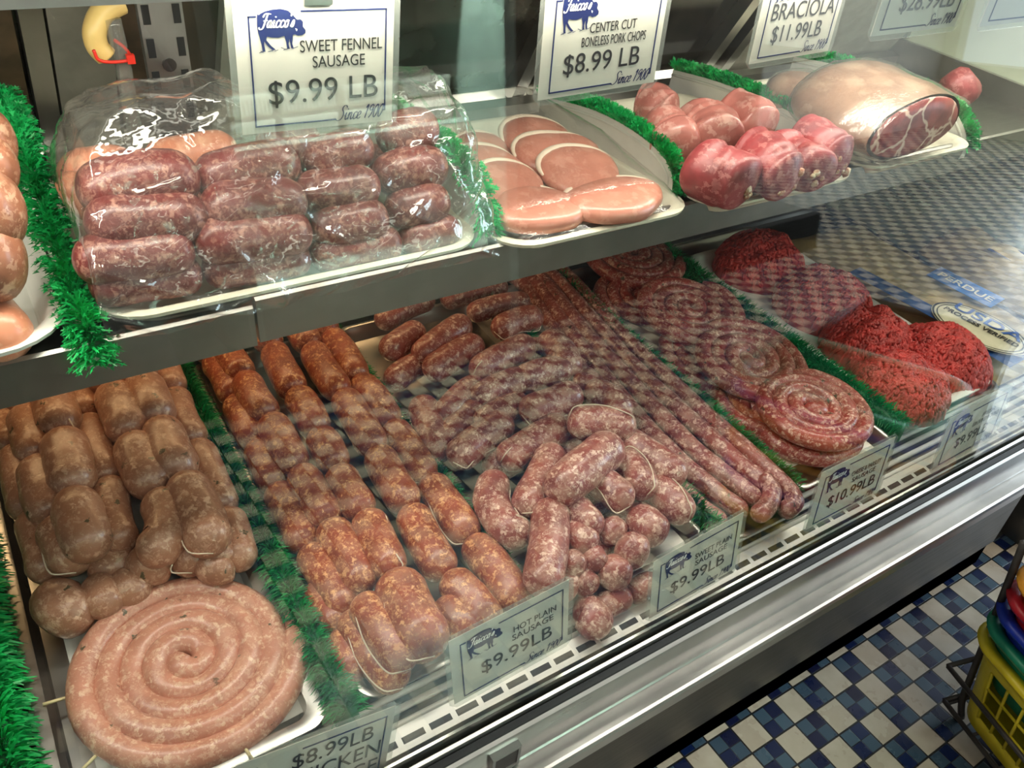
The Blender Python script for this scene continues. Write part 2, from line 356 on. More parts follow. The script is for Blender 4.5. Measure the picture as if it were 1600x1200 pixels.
sub('front_gutter', G().prism([(-.030,.530),(-.012,.505),(.03,.505),(.03,.50),(-.035,.50)], CX0, CX1), 'dark_steel', case, smooth=False)
sub('air_grille', G().prism([(-.011,.503),(-.012,.519),(.012,.523),(.012,.519),(-.009,.516),(-.009,.503)], .1, CX1), 'grille', case, smooth=False)
sub('end_cover', G().prism([(-.013,.503),(-.014,.520),(.010,.524),(.010,.503)], CX0, .096), 'bright', case, smooth=False)
dz = lambda y, h: deck_z(y)+h
dr = sub('deck_rack', G().prism([(.0,dz(0,-.035)),(.70,dz(.70,-.035)),(.70,dz(.7,-.045)),(0,dz(0,-.045))], CX0, CX1), 'dark_steel', case, smooth=False)
gr = G()
for k in range(5):
    y = .022+k*.016; gr.tube([(CX0, y, dz(y, -.030)), (CX1, y, dz(y, -.030))], .0042, 8)
sub('rack_rod', gr, 'white_plastic', dr)
sub('back_wall', G().box(CX0, CX1, .715, .735, .45, .86), 'dull', case, smooth=False)
sl = sub('shelf', G().prism([(.277,.8765),(.66,.8765),(.66,.864),(.277,.864)], CX0, CX1), 'dull', case, smooth=False)
sub('shelf_lip', G().prism([(.268,.888),(.272,.890),(.276,.888),(.276,.848),(.268,.846)], CX0, .185), 'lip', sl, smooth=False)
sub('shelf_lip', G().prism([(.266,.897),(.270,.899),(.276,.897),(.276,.852),(.266,.850)], .187, CX1), 'lip', sl, smooth=False)
# sloping sliding doors behind the upper shelf
def slope(y, z): return (.70-(z-.88)*tan(radians(30))+y, z)
def door_bar(x0, x1, z0, z1, t0=-.015, t1=.015):
    return G().prism([slope(t0, z0), slope(t0, z1), slope(t1, z1), slope(t1, z0)], x0, x1)
sub('door_glass', door_bar(CX0, CX1, .88, 1.30, .016, .022), 'dark_glass', case, smooth=False)
sub('door_track', G().prism([(.66,.872),(.655,.895),(.675,.90),(.69,.885),(.70,.905),(.72,.905),(.72,.872)], CX0, CX1), 'alu', case, smooth=False)
for x in (.075, .735, .775, 1.135, 1.185):
    sub('door_frame', door_bar(x, x+.022, .895, 1.30, -.012, .016), 'alu', case, smooth=False)
sub('door_panel', door_bar(-.6, .07, .895, 1.30, -.004, .015), 'brown', case, smooth=False)
sub('door_panel', door_bar(.10, .16, .895, 1.30, -.010, .015), 'grey', case, smooth=False)
sub('door_panel', door_bar(.165, .30, .895, 1.30, -.006, .015), 'brown', case, smooth=False)
sub('door_panel', door_bar(.27, .40, .895, 1.30, -.030, -.010), 'grey', case, smooth=False)
sub('door_panel', door_bar(1.21, CX1, .895, 1.30, -.006, .015), 'grey', case, smooth=False)
sub('end_panel', G().box(1.70, 1.72, -.03, .735, .50, 1.30), 'end', case, smooth=False)
sub('end_guard', G().prism([(.05,.868),(.05,.90),(.60,.925),(.69,.925),(.69,.868)], 1.688, 1.698), 'pan', case, smooth=False)
def standard(x, y, z0, z1, nx):
    o = sub('shelf_standard', G().box(x, x+.042, y, y+.012, z0, z1) if nx else G().box(x, x+.010, y-.045, y, z0, z1), 'steel', case, smooth=False)
    z = z0+.02
    while z < z1-.02:
        for q in ((.003, .010), (.032, .039)):
            sub('slot', G().box(x+q[0], x+q[1], y-.0012, y+.002, z, z+.018) if nx else G().box(x-.0012, x+.002, y-q[1], y-q[0], z, z+.018), 'void', o, smooth=False)
        z += .0315
    for k in range(3):
        zz = z0+.07+k*.10
        sub('screw_head', G().tube([(x+.021, y-.003, zz), (x+.021, y+.002, zz)], .0068, 12) if nx else G().tube([(x-.003, y-.022, zz), (x+.002, y-.022, zz)], .0068, 12), 'dark_steel', o, auto=40)
standard(.172, .50, .875, 1.20, True)
standard(1.690, .70, .93, 1.20, False)
hd = sub('light_hood', G().prism([(.20,1.176),(.21,1.186),(.21,1.30),(.36,1.30),(.36,1.21),(.33,1.186)], CX0, .20).prism([(.225,1.192),(.23,1.20),(.23,1.30),(.36,1.30),(.36,1.21),(.33,1.192)], .20, CX1), 'hood', case, smooth=False)
sub('lamp_tube', G().tube([(CX0+.1, .30, 1.184), (CX1-.05, .30, 1.184)], .0075, 10), 'lamp', hd)

# ------------------------------------------------------------------ trays and pans
def rrect(x0, x1, y0, y1, r, n=6):
    pts = []
    for cx, cy, a0 in ((x1-r, y1-r, 0), (x0+r, y1-r, 90), (x0+r, y0+r, 180), (x1-r, y0+r, 270)):
        for k in range(n+1):
            a = radians(a0+90*k/n); pts.append((cx+r*cos(a), cy+r*sin(a)))
    return pts
def tray_geo(x0, x1, y0, y1, z, depth, r, rim, tilt=0.0, flare=.012):
    loops = []
    def L(ins, zz, rr): loops.append([(px, py, zz+(py-.063)*tilt) for px, py in rrect(x0+ins, x1-ins, y0+ins, y1-ins, max(rr, .004))])
    t = .0028
    L(flare+rim+t, z-depth-t, r-flare); L(rim*.55+t, z-t*1.6, r-.002); L(0, z-t*1.4, r); L(-.001, z, r); L(rim*.5, z+.0012, r-.002); L(rim, z-.001, r-.004)
    L(rim+flare, z-depth, r-flare-.004); L((rim+flare)*1.8, z-depth-.0004, r-flare-.01)
    n = len(loops[0]); g = G(); vs = [p for l in loops for p in l]; fs = []
    for i in range(len(loops)-1):
        for k in range(n): fs.append((i*n+k, i*n+(k+1) % n, (i+1)*n+(k+1) % n, (i+1)*n+k))
    fs.append([(len(loops)-1)*n+k for k in range(n)]); fs.append(list(range(n-1, -1, -1)))
    return g.add(vs, fs)
ZS = .900
def shelf_tray(x0, x1, y0, y1, label, mat='cream', z=ZS, depth=.022, r=.045, rim=.011):
    o = obj('food_tray', tray_geo(x0, x1, y0, y1, z, depth, r, rim), mat, auto=50); return tag(o, label, 'tray')
def deck_pan(x0, x1, y0, y1, label, mat='pan', h=0.0, depth=.024, r=.022, rim=.007):
    o = obj('metal_pan', tray_geo(x0, x1, y0, y1, .54+h, depth, r, rim, TD, .006), mat, auto=50); return tag(o, label, 'pan')
shelf_tray(-.34, .034, .262, .62, 'white plastic tray of herbed sausages at the left end of the upper shelf', 'white_plastic', .904, .024, .06)
shelf_tray(.056, .446, .272, .62, 'cream tray under the film wrapped dark red fennel sausages', z=.903, depth=.022)
shelf_tray(.456, .733, .246, .60, 'cream tray under the pale pink pork chops', z=.902)
shelf_tray(.744, 1.030, .234, .60, 'cream tray holding the red rolled meat on the upper shelf', z=.904)
shelf_tray(1.050, 1.322, .240, .60, 'cream tray under the big wrapped beef roast', z=.906)
deck_pan(-.096, .152, .045, .66, 'steel pan holding the pale chicken sausages at far left', rim=.014)
deck_pan(.190, .392, .045, .66, 'steel pan under the strands of orange red hot sausages')
deck_pan(.418, .672, .040, .66, 'steel pan under the pile of sweet pork sausages')
deck_pan(.700, .818, .022, .66, 'narrow steel pan under the long rope sausages')
deck_pan(.850, 1.075, .046, .66, 'steel pan lined with paper under the cheese and parsley coils')
deck_pan(1.112, 1.375, .058, .66, 'steel pan below the white tray of ground beef')
o = obj('foam_tray', tray_geo(1.118, 1.37, .066, .60, .550, .014, .04, .012, TD), 'white_plastic', auto=50); tag(o, 'white foam tray heaped with bright red ground beef', 'tray')

def sheet(name, x0, x1, y0, y1, h, label, n=14):
    g = G(); vs = []; fs = []
    for j in range(n+1):
        for i in range(n+1):
            x = x0+(x1-x0)*i/n; y = y0+(y1-y0)*j/n
            vs.append((x, y, deck_z(y)+h+.004*mnoise.noise(Vector((x*14, y*14, h*50)))+.012*max(0, abs(i/n-.5)*2-.8)))
    for j in range(n):
        for i in range(n): a = j*(n+1)+i; fs.append((a, a+1, a+n+2, a+n+1))
    g.add(vs, fs); o = obj(name, g, 'butcher'); md = o.modifiers.new('thick', 'SOLIDIFY'); md.thickness = .0006
    return tag(o, label, 'paper')
sheet('butcher_paper', -.055, .142, .075, .60, -.017, 'white butcher paper lining the pan under the pale chicken coil')
sheet('butcher_paper', .862, 1.066, .095, .60, -.016, 'white butcher paper under the cheese and parsley coils')

# ------------------------------------------------------------------ plastic grass dividers
def blades(path, normals, side, n, ln, wd, spread, droop, r, serr=True):
    """a fringe: many short tapered plastic blades springing from a line"""
    g = G(); segs = []; tot = 0
    for i in range(len(path)-1):
        d = (path[i+1]-path[i]).length; segs.append((tot, d, i)); tot += d
    for k in range(n):
        s = r.random()*tot
        for a, d, i in segs:
            if a <= s <= a+d: break
        t = (s-a)/max(d, 1e-6); p = path[i].lerp(path[i+1], t); nm = normals[i].lerp(normals[i+1], t).normalized()
        tg_ = (path[i+1]-path[i]).normalized()
        ang = r.uniform(-1, 1)*spread; dirv = (nm*cos(ang)+side*sin(ang)+tg_*r.uniform(-.35, .35)).normalized()
        L = ln*r.uniform(.7, 1.12); p = p+side*r.uniform(-1, 1)*.003
        wv = dirv.cross(Vector((r.uniform(-1,1), r.uniform(-1,1), r.uniform(-1,1)))).normalized()*wd
        m = p+dirv*L*.55; e = p+dirv*L+Vector((0, 0, -droop*L*abs(sin(ang))-droop*.3*L))
        g.add([p-wv*.6, p+wv*.6, m+wv, m-wv, e+wv*.25, e-wv*.25], [(0, 1, 2, 3), (3, 2, 4, 5)])
        if serr:
            for q in (.45, .75):
                c = p.lerp(e, q); b = dirv*L*.16
                g.add([c, c+wv*2.6+b, c+b*.8, c, c-wv*2.6+b, c+b*.8], [(0, 1, 2), (3, 5, 4)])
    return g
def upper_divider(x, yz, zb, label, n, ln=.024, panel=True, mat='grass', wd=.0013):
    r = random.Random(int(x*1000)+5)
    path = catmull([Vector((x, y, z)) for y, z in yz], 6); nor = []
    for i in range(len(path)):
        t = (path[min(i+1, len(path)-1)]-path[max(i-1, 0)]).normalized(); nn = Vector((0, t.z, -t.y))
        if nn.z < -.2 or (nn.z < .3 and nn.y > 0): nn = -nn
        nor.append(nn)
    d = thing('grass_divider', label, 'divider', (x, path[-1].y, zb))
    gp = G(); n2 = len(path); low = [Vector((x, p.y, zb)) for p in path]
    vs = []; fs = []
    for dx in (-.003, .003):
        for p in path: vs.append(p+Vector((dx, 0, 0)))
        for p in low: vs.append(p+Vector((dx*2.2, 0, 0)))
    for i in range(n2-1):
        fs += [(i, i+1, n2+i+1, n2+i), (2*n2+i, 3*n2+i, 3*n2+i+1, 2*n2+i+1), (i, 2*n2+i, 2*n2+i+1, i+1)]
    fs += [(0, n2, 3*n2, 2*n2), (n2-1, 3*n2-1, 4*n2-1, 2*n2-1)]
    gp.add(vs, fs); pn = sub('base_panel', gp, 'white_plastic', d, smooth=False)
    gb = G(); gb.tube([p-nor[i]*.008+Vector((-.0035, 0, 0)) for i, p in enumerate(path)], .0022, 6); sub('panel_bead', gb, 'white_plastic', pn)
    sub('plastic_grass', blades(path, nor, Vector((1, 0, 0)), n, ln, wd, .85 if x > .6 else 1.15, .12 if x > .6 else .25, r), mat, d, smooth=False)
    return d
upper_divider(.043, [(.62,.985),(.50,.985),(.45,.97),(.40,.945),(.34,.915),(.29,.90),(.262,.870)], .880, 'green plastic grass divider left of the wrapped fennel sausages', 1500, .026)
upper_divider(.452, [(.60,.955),(.46,.962),(.38,.962),(.34,.955),(.305,.935),(.29,.905)], .880, 'green plastic grass divider between fennel sausages and pork chops', 1100, .026)
upper_divider(.738, [(.60,.925),(.52,.940),(.45,.948),(.38,.947),(.33,.938),(.305,.922),(.297,.900)], .872, 'green grass divider on a white panel between pork chops and rolled meat', 1900, .021)
upper_divider(1.040, [(.645,.925),(.56,.935),(.48,.940),(.40,.940),(.35,.934),(.318,.918),(.308,.895)], .872, 'green grass divider on a white panel between rolled meat and roast', 1900, .021)
upper_divider(1.336, [(.64,.925),(.55,.937),(.46,.944),(.38,.946),(.31,.936),(.275,.912),(.265,.89)], .872, 'green grass divider beyond the wrapped roast, at the right end', 1600, .021)

def turf(pts, h, label, n, wid=.034, hb=.026, mat='grass2', ln=None, wd=.0008):
    r = random.Random(len(label)); P = catmull(pts, 8); d = thing('grass_divider', label, 'divider', P[-1])
    def base(p): return Vector((p.x, p.y, deck_z(p.y)-.020))
    g = G(); vs = []; fs = []; prof = [(-.40, 0), (-.42, .5), (-.3, .85), (0, 1), (.3, .85), (.42, .5), (.40, 0)]
    for p in P:
        b = base(p); hh = (p.z-b.z)*.9
        for a, c in prof: vs.append((b.x+a*wid*.8, b.y, b.z+c*hh))
    m = len(prof)
    for i in range(len(P)-1):
        for k in range(m-1): fs.append((i*m+k, i*m+k+1, (i+1)*m+k+1, (i+1)*m+k))
    fs += [list(range(m)), [(len(P)-1)*m+k for k in range(m)][::-1]]
    g.add(vs, fs); sub('base_strip', g, 'grass_base', d)
    nor = [Vector((0, 0, 1))]*len(P); gg = G(); L = [(P[i+1]-P[i]).length for i in range(len(P)-1)]; tot = sum(L)
    for k in range(n):
        s = r.random()*tot; i = 0
        while s > L[i] and i < len(L)-1: s -= L[i]; i += 1
        p = P[i].lerp(P[i+1], s/L[i]); sgn = r.choice((-1, 1)); u = r.random()
        t = (P[i+1]-P[i]).normalized(); ang = u*1.75*sgn
        # blade rooted on the rounded ridge, arching outwards and forwards
        hh = p.z-(deck_z(p.y)-.02); ro = Vector((p.x+sgn*u*wid*.30, p.y, p.z-hh*.10-u*u*hh*.45))
        ll = (ln or .016)*r.uniform(.6, 1.2); dv = (Vector((sin(ang), 0, cos(ang)*.8))+t*r.uniform(-.1, .75)).normalized()
        wv = dv.cross(Vector((r.uniform(-1,1), r.uniform(-1,1), r.uniform(-.5,1)))).normalized()*wd
        e = ro+dv*ll+Vector((0, 0, -.25*ll*u)); mm = ro+dv*ll*.5+Vector((0, 0, .08*ll))
        gg.add([ro-wv, ro+wv, mm+wv, mm-wv, e+wv*.3, e-wv*.3], [(0, 1, 2, 3), (3, 2, 4, 5)])
    sub('plastic_grass', gg, mat, d, smooth=False); return d
def dp(l, h): return [on_deck(u, v, h) for u, v in l]
turf([Vector((-.118,.62,deck_z(.62)+.03)), Vector((-.118,.40,deck_z(.4)+.03)), Vector((-.120,.25,deck_z(.25)+.032)), Vector((-.118,.03,deck_z(.03)+.032))], .03, 'bushy green plastic grass strip at the far left edge', 3200, .040, mat='grass', ln=.022, wd=.0016)
turf([Vector((.171,.66,deck_z(.66)+.026)), Vector((.170,.45,deck_z(.45)+.026)), Vector((.170,.25,deck_z(.25)+.026)), Vector((.168,.035,deck_z(.035)+.024))], .03, 'dark green grass strip between chicken and hot sausages', 4200)
turf([Vector((.404,.66,deck_z(.66)+.022)), Vector((.404,.4,deck_z(.4)+.022)), Vector((.404,.2,deck_z(.2)+.02)), Vector((.400,.05,deck_z(.05)+.018))], .02, 'dark green grass strip between hot and sweet sausages', 3000, .026)
turf([Vector((.686,.66,deck_z(.66)+.022)), Vector((.686,.4,deck_z(.4)+.022)), Vector((.686,.2,deck_z(.2)+.02)), Vector((.684,.035,deck_z(.035)+.02))], .02, 'green grass strip between sweet sausage pile and rope sausages', 2600, .024)
turf([Vector((.842,.66,deck_z(.66)+.028)), Vector((.834,.45,deck_z(.45)+.028)), Vector((.834,.25,deck_z(.25)+.028)), Vector((.834,.045,deck_z(.045)+.026))], .03, 'green grass strip between rope sausages and cheese coils', 3600, .030)
turf([Vector((1.094,.68,deck_z(.68)+.028)), Vector((1.094,.45,deck_z(.45)+.028)), Vector((1.094,.25,deck_z(.25)+.028)), Vector((1.094,.060,deck_z(.06)+.028))], .03, 'green grass strip between cheese coils and ground beef', 3600, .030)

# ------------------------------------------------------------------ sausages
def link_geo(pts, r, seg=16, n=22, seed=0, taper=.30):
    c = catmull(pts, 8) if len(pts) > 2 else [Vector(pts[0]).lerp(Vector(pts[-1]), i/16) for i in range(17)]
    L = [0]
    for i in range(len(c)-1): L.append(L[-1]+(c[i+1]-c[i]).length)
    tot = L[-1]; e = min(r*1.05, tot*.42); P = []; R = []
    for k in range(n+1):
        # more rings near the ends
        t = .5-.5*cos(pi*k/n); s = t*tot; i = 0
        while i < len(c)-2 and L[i+1] < s: i += 1
        P.append(c[i].lerp(c[i+1], (s-L[i])/max(L[i+1]-L[i], 1e-6)))
        q = min(s, tot-s)/e; f = 1.0 if q >= 1 else sqrt(max(0, 1-(1-q)**2.3))
        R.append(max(r*.10, r*f*(1+.05*mnoise.noise(Vector((seed*3.1, k*.35, 1))))))
    return G().tube(P, R, seg, True, .05, seed)
NL = [0]
def link(pts, r, mat, label, group, twine=None, name='sausage_link'):
    NL[0] += 1
    o = obj(name, link_geo(pts, r, seed=NL[0]), mat); tag(o, label, 'sausage', group)
    if twine:
        c = catmull(pts, 6) if len(pts) > 2 else [Vector(pts[0]).lerp(Vector(pts[-1]), i/10) for i in range(11)]
        c = [Vector(p) for p in c]
        vdir = (CAM-c[len(c)//2]).normalized(); out = []
        for i, p in enumerate(c):
            t = (c[min(i+1, len(c)-1)]-c[max(i-1, 0)]).normalized(); sd = vdir.cross(t).normalized(); f = i/(len(c)-1)
            rr = r*1.04*sqrt(max(0, 1-(max(0, abs(f-.5)*2-.55)/.45)**2.5)); a = radians(twine+18*sin(f*5))
            out.append(p+(vdir*cos(a)+sd*sin(a))*rr)
        sub('twine', G().tube(catmull(out, 3), .0009, 5), 'twine', o)
    return o
def chain(px, hs, r, mat, strand, group, twines={}, rs=None, gap=.10):
    """a strand of links; px = pixel joints from the front to the back"""
    n = len(px); W = []
    for i, (u, v) in enumerate(px):
        h = hs if isinstance(hs, (int, float)) else hs[min(i, len(hs)-1)]
        W.append(on_deck(u, v, h))
    for i in range(n-1):
        a, b = W[i], W[i+1]; m = (a+b)/2+Vector((rng.uniform(-.004, .004), 0, rng.uniform(0, .004)))
        d = (b-a)*.02
        lab = ('front link' if i == 0 else ORD[i]+' link from the front')+' of '+strand
        link([a-d, m, b+d], (rs or {}).get(i, r), mat, lab, group, twines.get(i))

CK = 'pale chicken sausage links'
K = 'pale chicken sausage, '
chain([(143,868),(115,772),(98,680),(76,600),(62,545)], [.062,.066,.066,.064,.06], 0.0273, 'chicken', 'the chicken strand on top, above the coil\'s left edge', CK, {2: -40}, {0: .0275})
chain([(193,858),(172,752),(140,655),(112,585)], [.045,.05,.05,.05], 0.0203, 'chicken', 'the thin chicken strand right of the biggest one', CK)
chain([(246,770),(207,685),(174,610),(148,550),(130,505)], [.06,.066,.066,.06,.06], 0.0262, 'chicken', 'the middle chicken strand behind the bent link', CK)
link(dp([(244,772),(262,812),(252,850),(212,858)], .056), 0.0251, 'chicken', 'bent chicken sausage curling left at the front of the middle strand', CK)
chain([(332,862),(284,748),(250,663),(222,595),(202,540)], [.058,.064,.066,.064,.06], 0.0273, 'chicken', 'the right hand chicken strand tied with string', CK, {0: 55, 2: 60}, {0: .0265})
chain([(378,888),(352,800),(306,695),(272,615),(248,560)], [.024,.032,.034,.034,.03], 0.0214, 'chicken', 'the chicken strand along the green strip', CK)
chain([(352,885),(322,800),(292,720)], [.032,.03,.03], 0.0203, 'chicken', 'the half hidden chicken strand under the string tied one', CK)
chain([(118,893),(84,815),(60,722),(42,645),(30,595)], [.040,.048,.05,.05,.05], 0.0251, 'chicken', 'the chicken strand left of the biggest one', CK, {0: 55})
chain([(78,905),(48,805),(25,705),(10,640)], [.022,.03,.034,.034], 0.0225, 'chicken', 'the leftmost chicken strand along the pan wall', CK)
link(dp([(70,920),(100,950),(142,970)], .018), 0.0273, 'chicken', 'fat chicken sausage at the front left corner of the pile', CK)
link(dp([(145,905),(160,932),(165,962)], .022), 0.0214, 'chicken', 'short chicken sausage beside the front left corner one', CK)
link(dp([(188,895),(200,918),(212,945)], .016), 0.0235, 'chicken', 'chicken sausage end just behind the coil\'s back left edge', CK)
link(dp([(208,868),(238,882),(268,876)], .030), 0.0235, 'chicken', 'chicken sausage lying crosswise below the bent link', CK, 70)
link(dp([(288,835),(296,866),(300,895)], .028), 0.0225, 'chicken', 'short chicken sausage standing on end in front of the string tied strand', CK, -50)
link(dp([(318,872),(340,888),(368,882)], .026), 0.0203, 'chicken', 'short chicken sausage crosswise by the right end of the pile', CK)
link(dp([(155,870),(180,885),(200,860)], .024), 0.0235, 'chicken', 'hidden chicken sausage below the thin strand', CK)

HT = 'orange red hot sausage links'
chain([(628,1072),(543,962),(480,858),(430,762),(400,695),(366,625),(332,560),(305,505)], [.012,.014,.016,.018,.018,.018,.02,.02], .0215, 'hot', 'the hot sausage strand along the left green strip', HT, {0: 40})
chain([(640,1042),(566,935)], [.034,.034], .022, 'hot', 'the short hot strand tied with string at the front', HT, {0: 55})
chain([(572,925),(513,820),(465,735),(422,655),(382,590),(340,522),(310,470)], [.026,.030,.034,.036,.036,.036,.036], .0225, 'hot', 'the hot sausage strand second from the left', HT)
chain([(678,1022),(615,900),(571,806),(528,735),(497,678),(462,615),(426,545),(398,495)], [.044,.040,.036,.034,.034,.032,.032,.03], .0225, 'hot', 'the hot sausage strand with the largest front link', HT, {0: 48, 1: -50}, {0: .0295})
chain([(770,985),(697,900),(640,795),(588,705),(535,618),(488,545),(455,495)], [.022,.028,.032,.032,.03,.03,.03], .0228, 'hot', 'the hot sausage strand fourth from the left', HT)
chain([(814,955),(735,845),(668,750),(610,665),(560,595),(515,525),(490,480)], [.020,.022,.024,.024,.024,.024,.024], .0225, 'hot', 'the rightmost hot sausage strand', HT, {1: 50, 2: 45, 4: 40})
chain([(745,1005),(690,940)], [.016,.018], .023, 'hot', 'the hot sausage tucked under the largest front link', HT)
chain([(560,1062),(535,985),(490,915)], [.004,.006,.006], .019, 'hot', 'the bottom hot sausages beside the green strip', HT)

SW = 'sweet pork sausage links in the pile'
S = [  # pixel axis, height, radius, label, twine
 ([(862,775),(905,738),(962,690)], .080, .0275, 'plump sweet sausage lying diagonally on the very top of the pile', None),
 ([(886,662),(940,660),(994,668)], .072, .0235, 'sweet sausage lying crosswise just behind the topmost one', 60),
 ([(862,785),(856,858),(845,928)], .054, .0240, 'long sweet sausage hanging straight down the front of the pile', None),
 ([(866,700),(845,750),(815,802)], .052, .0225, 'sweet sausage slanting left of the topmost one', 50),
 ([(775,742),(768,785),(795,828),(830,828)], .040, .0225, 'curved sweet sausage at the left edge of the pile, outlined by string', 70),
 ([(918,738),(950,762),(985,790)], .058, .0220, 'sweet sausage pointing right below the topmost one', -40),
 ([(962,712),(990,735),(1010,775)], .050, .0225, 'sweet sausage right of the topmost one with string round its edge', 60),
 ([(968,682),(1010,708),(1068,752)], .050, .0225, 'long sweet sausage sloping down on the right of the pile', None),
 ([(1012,752),(1045,778),(1076,812)], .036, .0230, 'sweet sausage at the right front edge by the green strip', 50),
 ([(893,782),(908,805),(937,832)], .052, .0200, 'dark red sweet sausage below the topmost one', None),
 ([(884,822),(905,838),(928,860)], .044, .0195, 'small dark red sweet sausage beside the straight hanging one', None),
 ([(880,868),(893,880),(908,896)], .036, .0175, 'stubby sweet sausage end low at the front of the pile', None),
 ([(916,858),(926,870),(936,890)], .034, .0165, 'smallest sweet sausage end between two stubby ends', None),
 ([(942,818),(955,828),(974,842)], .040, .0185, 'dark sweet sausage end in the shadowed hollow of the pile', None),
 ([(936,882),(955,892),(985,908)], .022, .0215, 'reddish sweet sausage near the front lip of the pan', None),
 ([(965,846),(985,858),(1012,872)], .034, .0225, 'sweet sausage end behind the third price card', None),
 ([(980,805),(1008,820),(1035,845)], .040, .0245, 'sweet sausage end with a pale knotted tip on the right', None),
 ([(872,908),(885,916),(902,926)], .020, .0180, 'sweet sausage end under the straight hanging one', None),
 ([(902,898),(913,908),(926,925)], .020, .0165, 'tiny sweet sausage end at the pan lip', None),
 ([(815,648),(860,632),(905,612)], .054, .0245, 'sweet sausage outlined by string behind the crosswise one', -60),
 ([(896,604),(915,600),(935,612)], .044, .0180, 'short sweet sausage peeking between two larger ones at the back right', None),
 ([(912,612),(945,618),(980,650)], .050, .0215, 'rounded sweet sausage at the back right beside the ropes', None),
 ([(843,528),(872,545),(893,585)], .046, .0240, 'sweet sausage curving down at the back right corner', None),
 ([(740,585),(785,558),(832,536)], .044, .0230, 'sweet sausage with a straight string in the second row from the back', 10),
 ([(668,585),(710,556),(752,535)], .034, .0225, 'sweet sausage left of the straight string one', None),
 ([(652,562),(690,530),(730,502)], .034, .0220, 'sweet sausage outlined by string below the shelf shadow', -70),
 ([(772,518),(812,500),(848,495)], .038, .0220, 'sweet sausage in the back row under the shelf edge', -70),
 ([(732,492),(780,476),(828,470)], .032, .0185, 'sweet sausage half hidden in the dark back row', None),
 ([(590,505),(632,482),(676,464)], .026, .0205, 'sweet sausage just under the shelf edge at the back left', None),
 ([(690,470),(740,456),(792,446)], .026, .0205, 'rearmost sweet sausage under the shelf edge', None),
 ([(608,600),(636,578),(664,566)], .016, .0205, 'sweet sausage low against the left green strip near the back', None),
 ([(598,552),(630,532),(658,512)], .024, .0215, 'darkest sweet sausage at the back left of the pile', None),
 ([(805,600),(850,582),(895,580)], .046, .0225, 'sweet sausage across the middle of the pile', None),
 ([(738,628),(780,606),(825,590)], .044, .0225, 'sweet sausage across the middle left of the pile', None),
 ([(658,625),(672,668),(692,715)], .028, .0225, 'sweet sausage standing along the left green strip', None),
 ([(690,655),(720,622),(752,598)], .036, .0215, 'sweet sausage slanting beside the left green strip', None),
 ([(708,722),(745,690),(795,655)], .040, .0235, 'sweet sausage slanting in front, arched over by string', -60),
 ([(782,722),(832,692),(884,660)], .046, .0230, 'sweet sausage slanting up to the string knot', 5),
 ([(695,695),(720,662),(752,636)], .030, .0215, 'sweet sausage low on the left slope of the pile', None),
 ([(745,668),(790,640),(822,625)], .040, .0205, 'sweet sausage tucked behind the slanting pair', None),
 ([(842,945),(860,938),(880,955)], -.004, .0190, 'sweet sausage end resting on the pan lip beside the second price card', None),
 ([(895,950),(918,958),(945,992)], -.004, .0225, 'large sweet sausage end hanging over the pan lip', None),
 ([(932,952),(962,938),(985,928)], -.004, .0165, 'small sweet sausage lying along the pan lip', None),
 ([(980,932),(1005,918),(1028,905)], -.004, .0165, 'small sweet sausage along the lip, half behind the third price card', None),
 ([(830,860),(900,800),(960,760)], .014, .0230, 'buried sweet sausage in the heart of the pile', None),
 ([(900,880),(960,830),(1020,800)], .010, .0230, 'buried sweet sausage low at the right of the pile', None),
 ([(760,740),(820,700),(880,640)], .012, .0230, 'buried sweet sausage under the left slope', None),
 ([(700,640),(780,580),(850,540)], .010, .0230, 'buried sweet sausage under the back rows', None),
 ([(880,720),(940,640),(900,580)], .014, .0230, 'buried sweet sausage under the crosswise ones', None),
]
for px, h, r, lab, tw in S: link(dp(px, h), r, 'sweet', lab, SW, tw)

def rope_geo(pts, r, n=6, seg=10, seed=0, both=True):
    c = catmull(pts, n); m = len(c); R = []
    for i in range(m):
        q = min(i, m-1-i)/2.5; R.append(r*(1 if q >= 1 else sqrt(max(.06, 1-(1-q)**2)))*(1+.06*mnoise.noise(Vector((i*.3, seed, 2)))))
    return G().tube(c, R, seg, True, .06, seed)
RP = 'long rope sausages'
for i, (px, h, lab) in enumerate([
  ([(812,372),(880,425),(940,490),(1010,560),(1100,645),(1170,708),(1224,758),(1240,785),(1222,802)], .020, 'long rope sausage next to the green strip, bending round at the front'),
  ([(790,378),(862,430),(925,500),(1000,583),(1090,666),(1165,733),(1208,768)], .022, 'second rope sausage from the green strip by the cheese coils'),
  ([(772,385),(845,435),(905,508),(985,598),(1070,688),(1140,748),(1188,786)], .020, 'middle rope sausage of the five'),
  ([(755,392),(830,434),(890,518),(960,608),(1045,705),(1118,768),(1168,805)], .014, 'fourth rope sausage, second nearest the sweet sausage pile'),
  ([(738,400),(815,442),(870,520),(935,612),(1015,715),(1085,785),(1135,822)], .004, 'rope sausage nearest the sweet sausage pile'),
  ([(1188,745),(1205,765),(1200,790),(1180,808)], .026, 'short looped rope end with a pale knot at the pan\'s front corner')]):
    o = obj('rope_sausage', rope_geo(dp(px, h), .0138, 8, 10, i*5), 'rope'); tag(o, lab, 'sausage', RP)

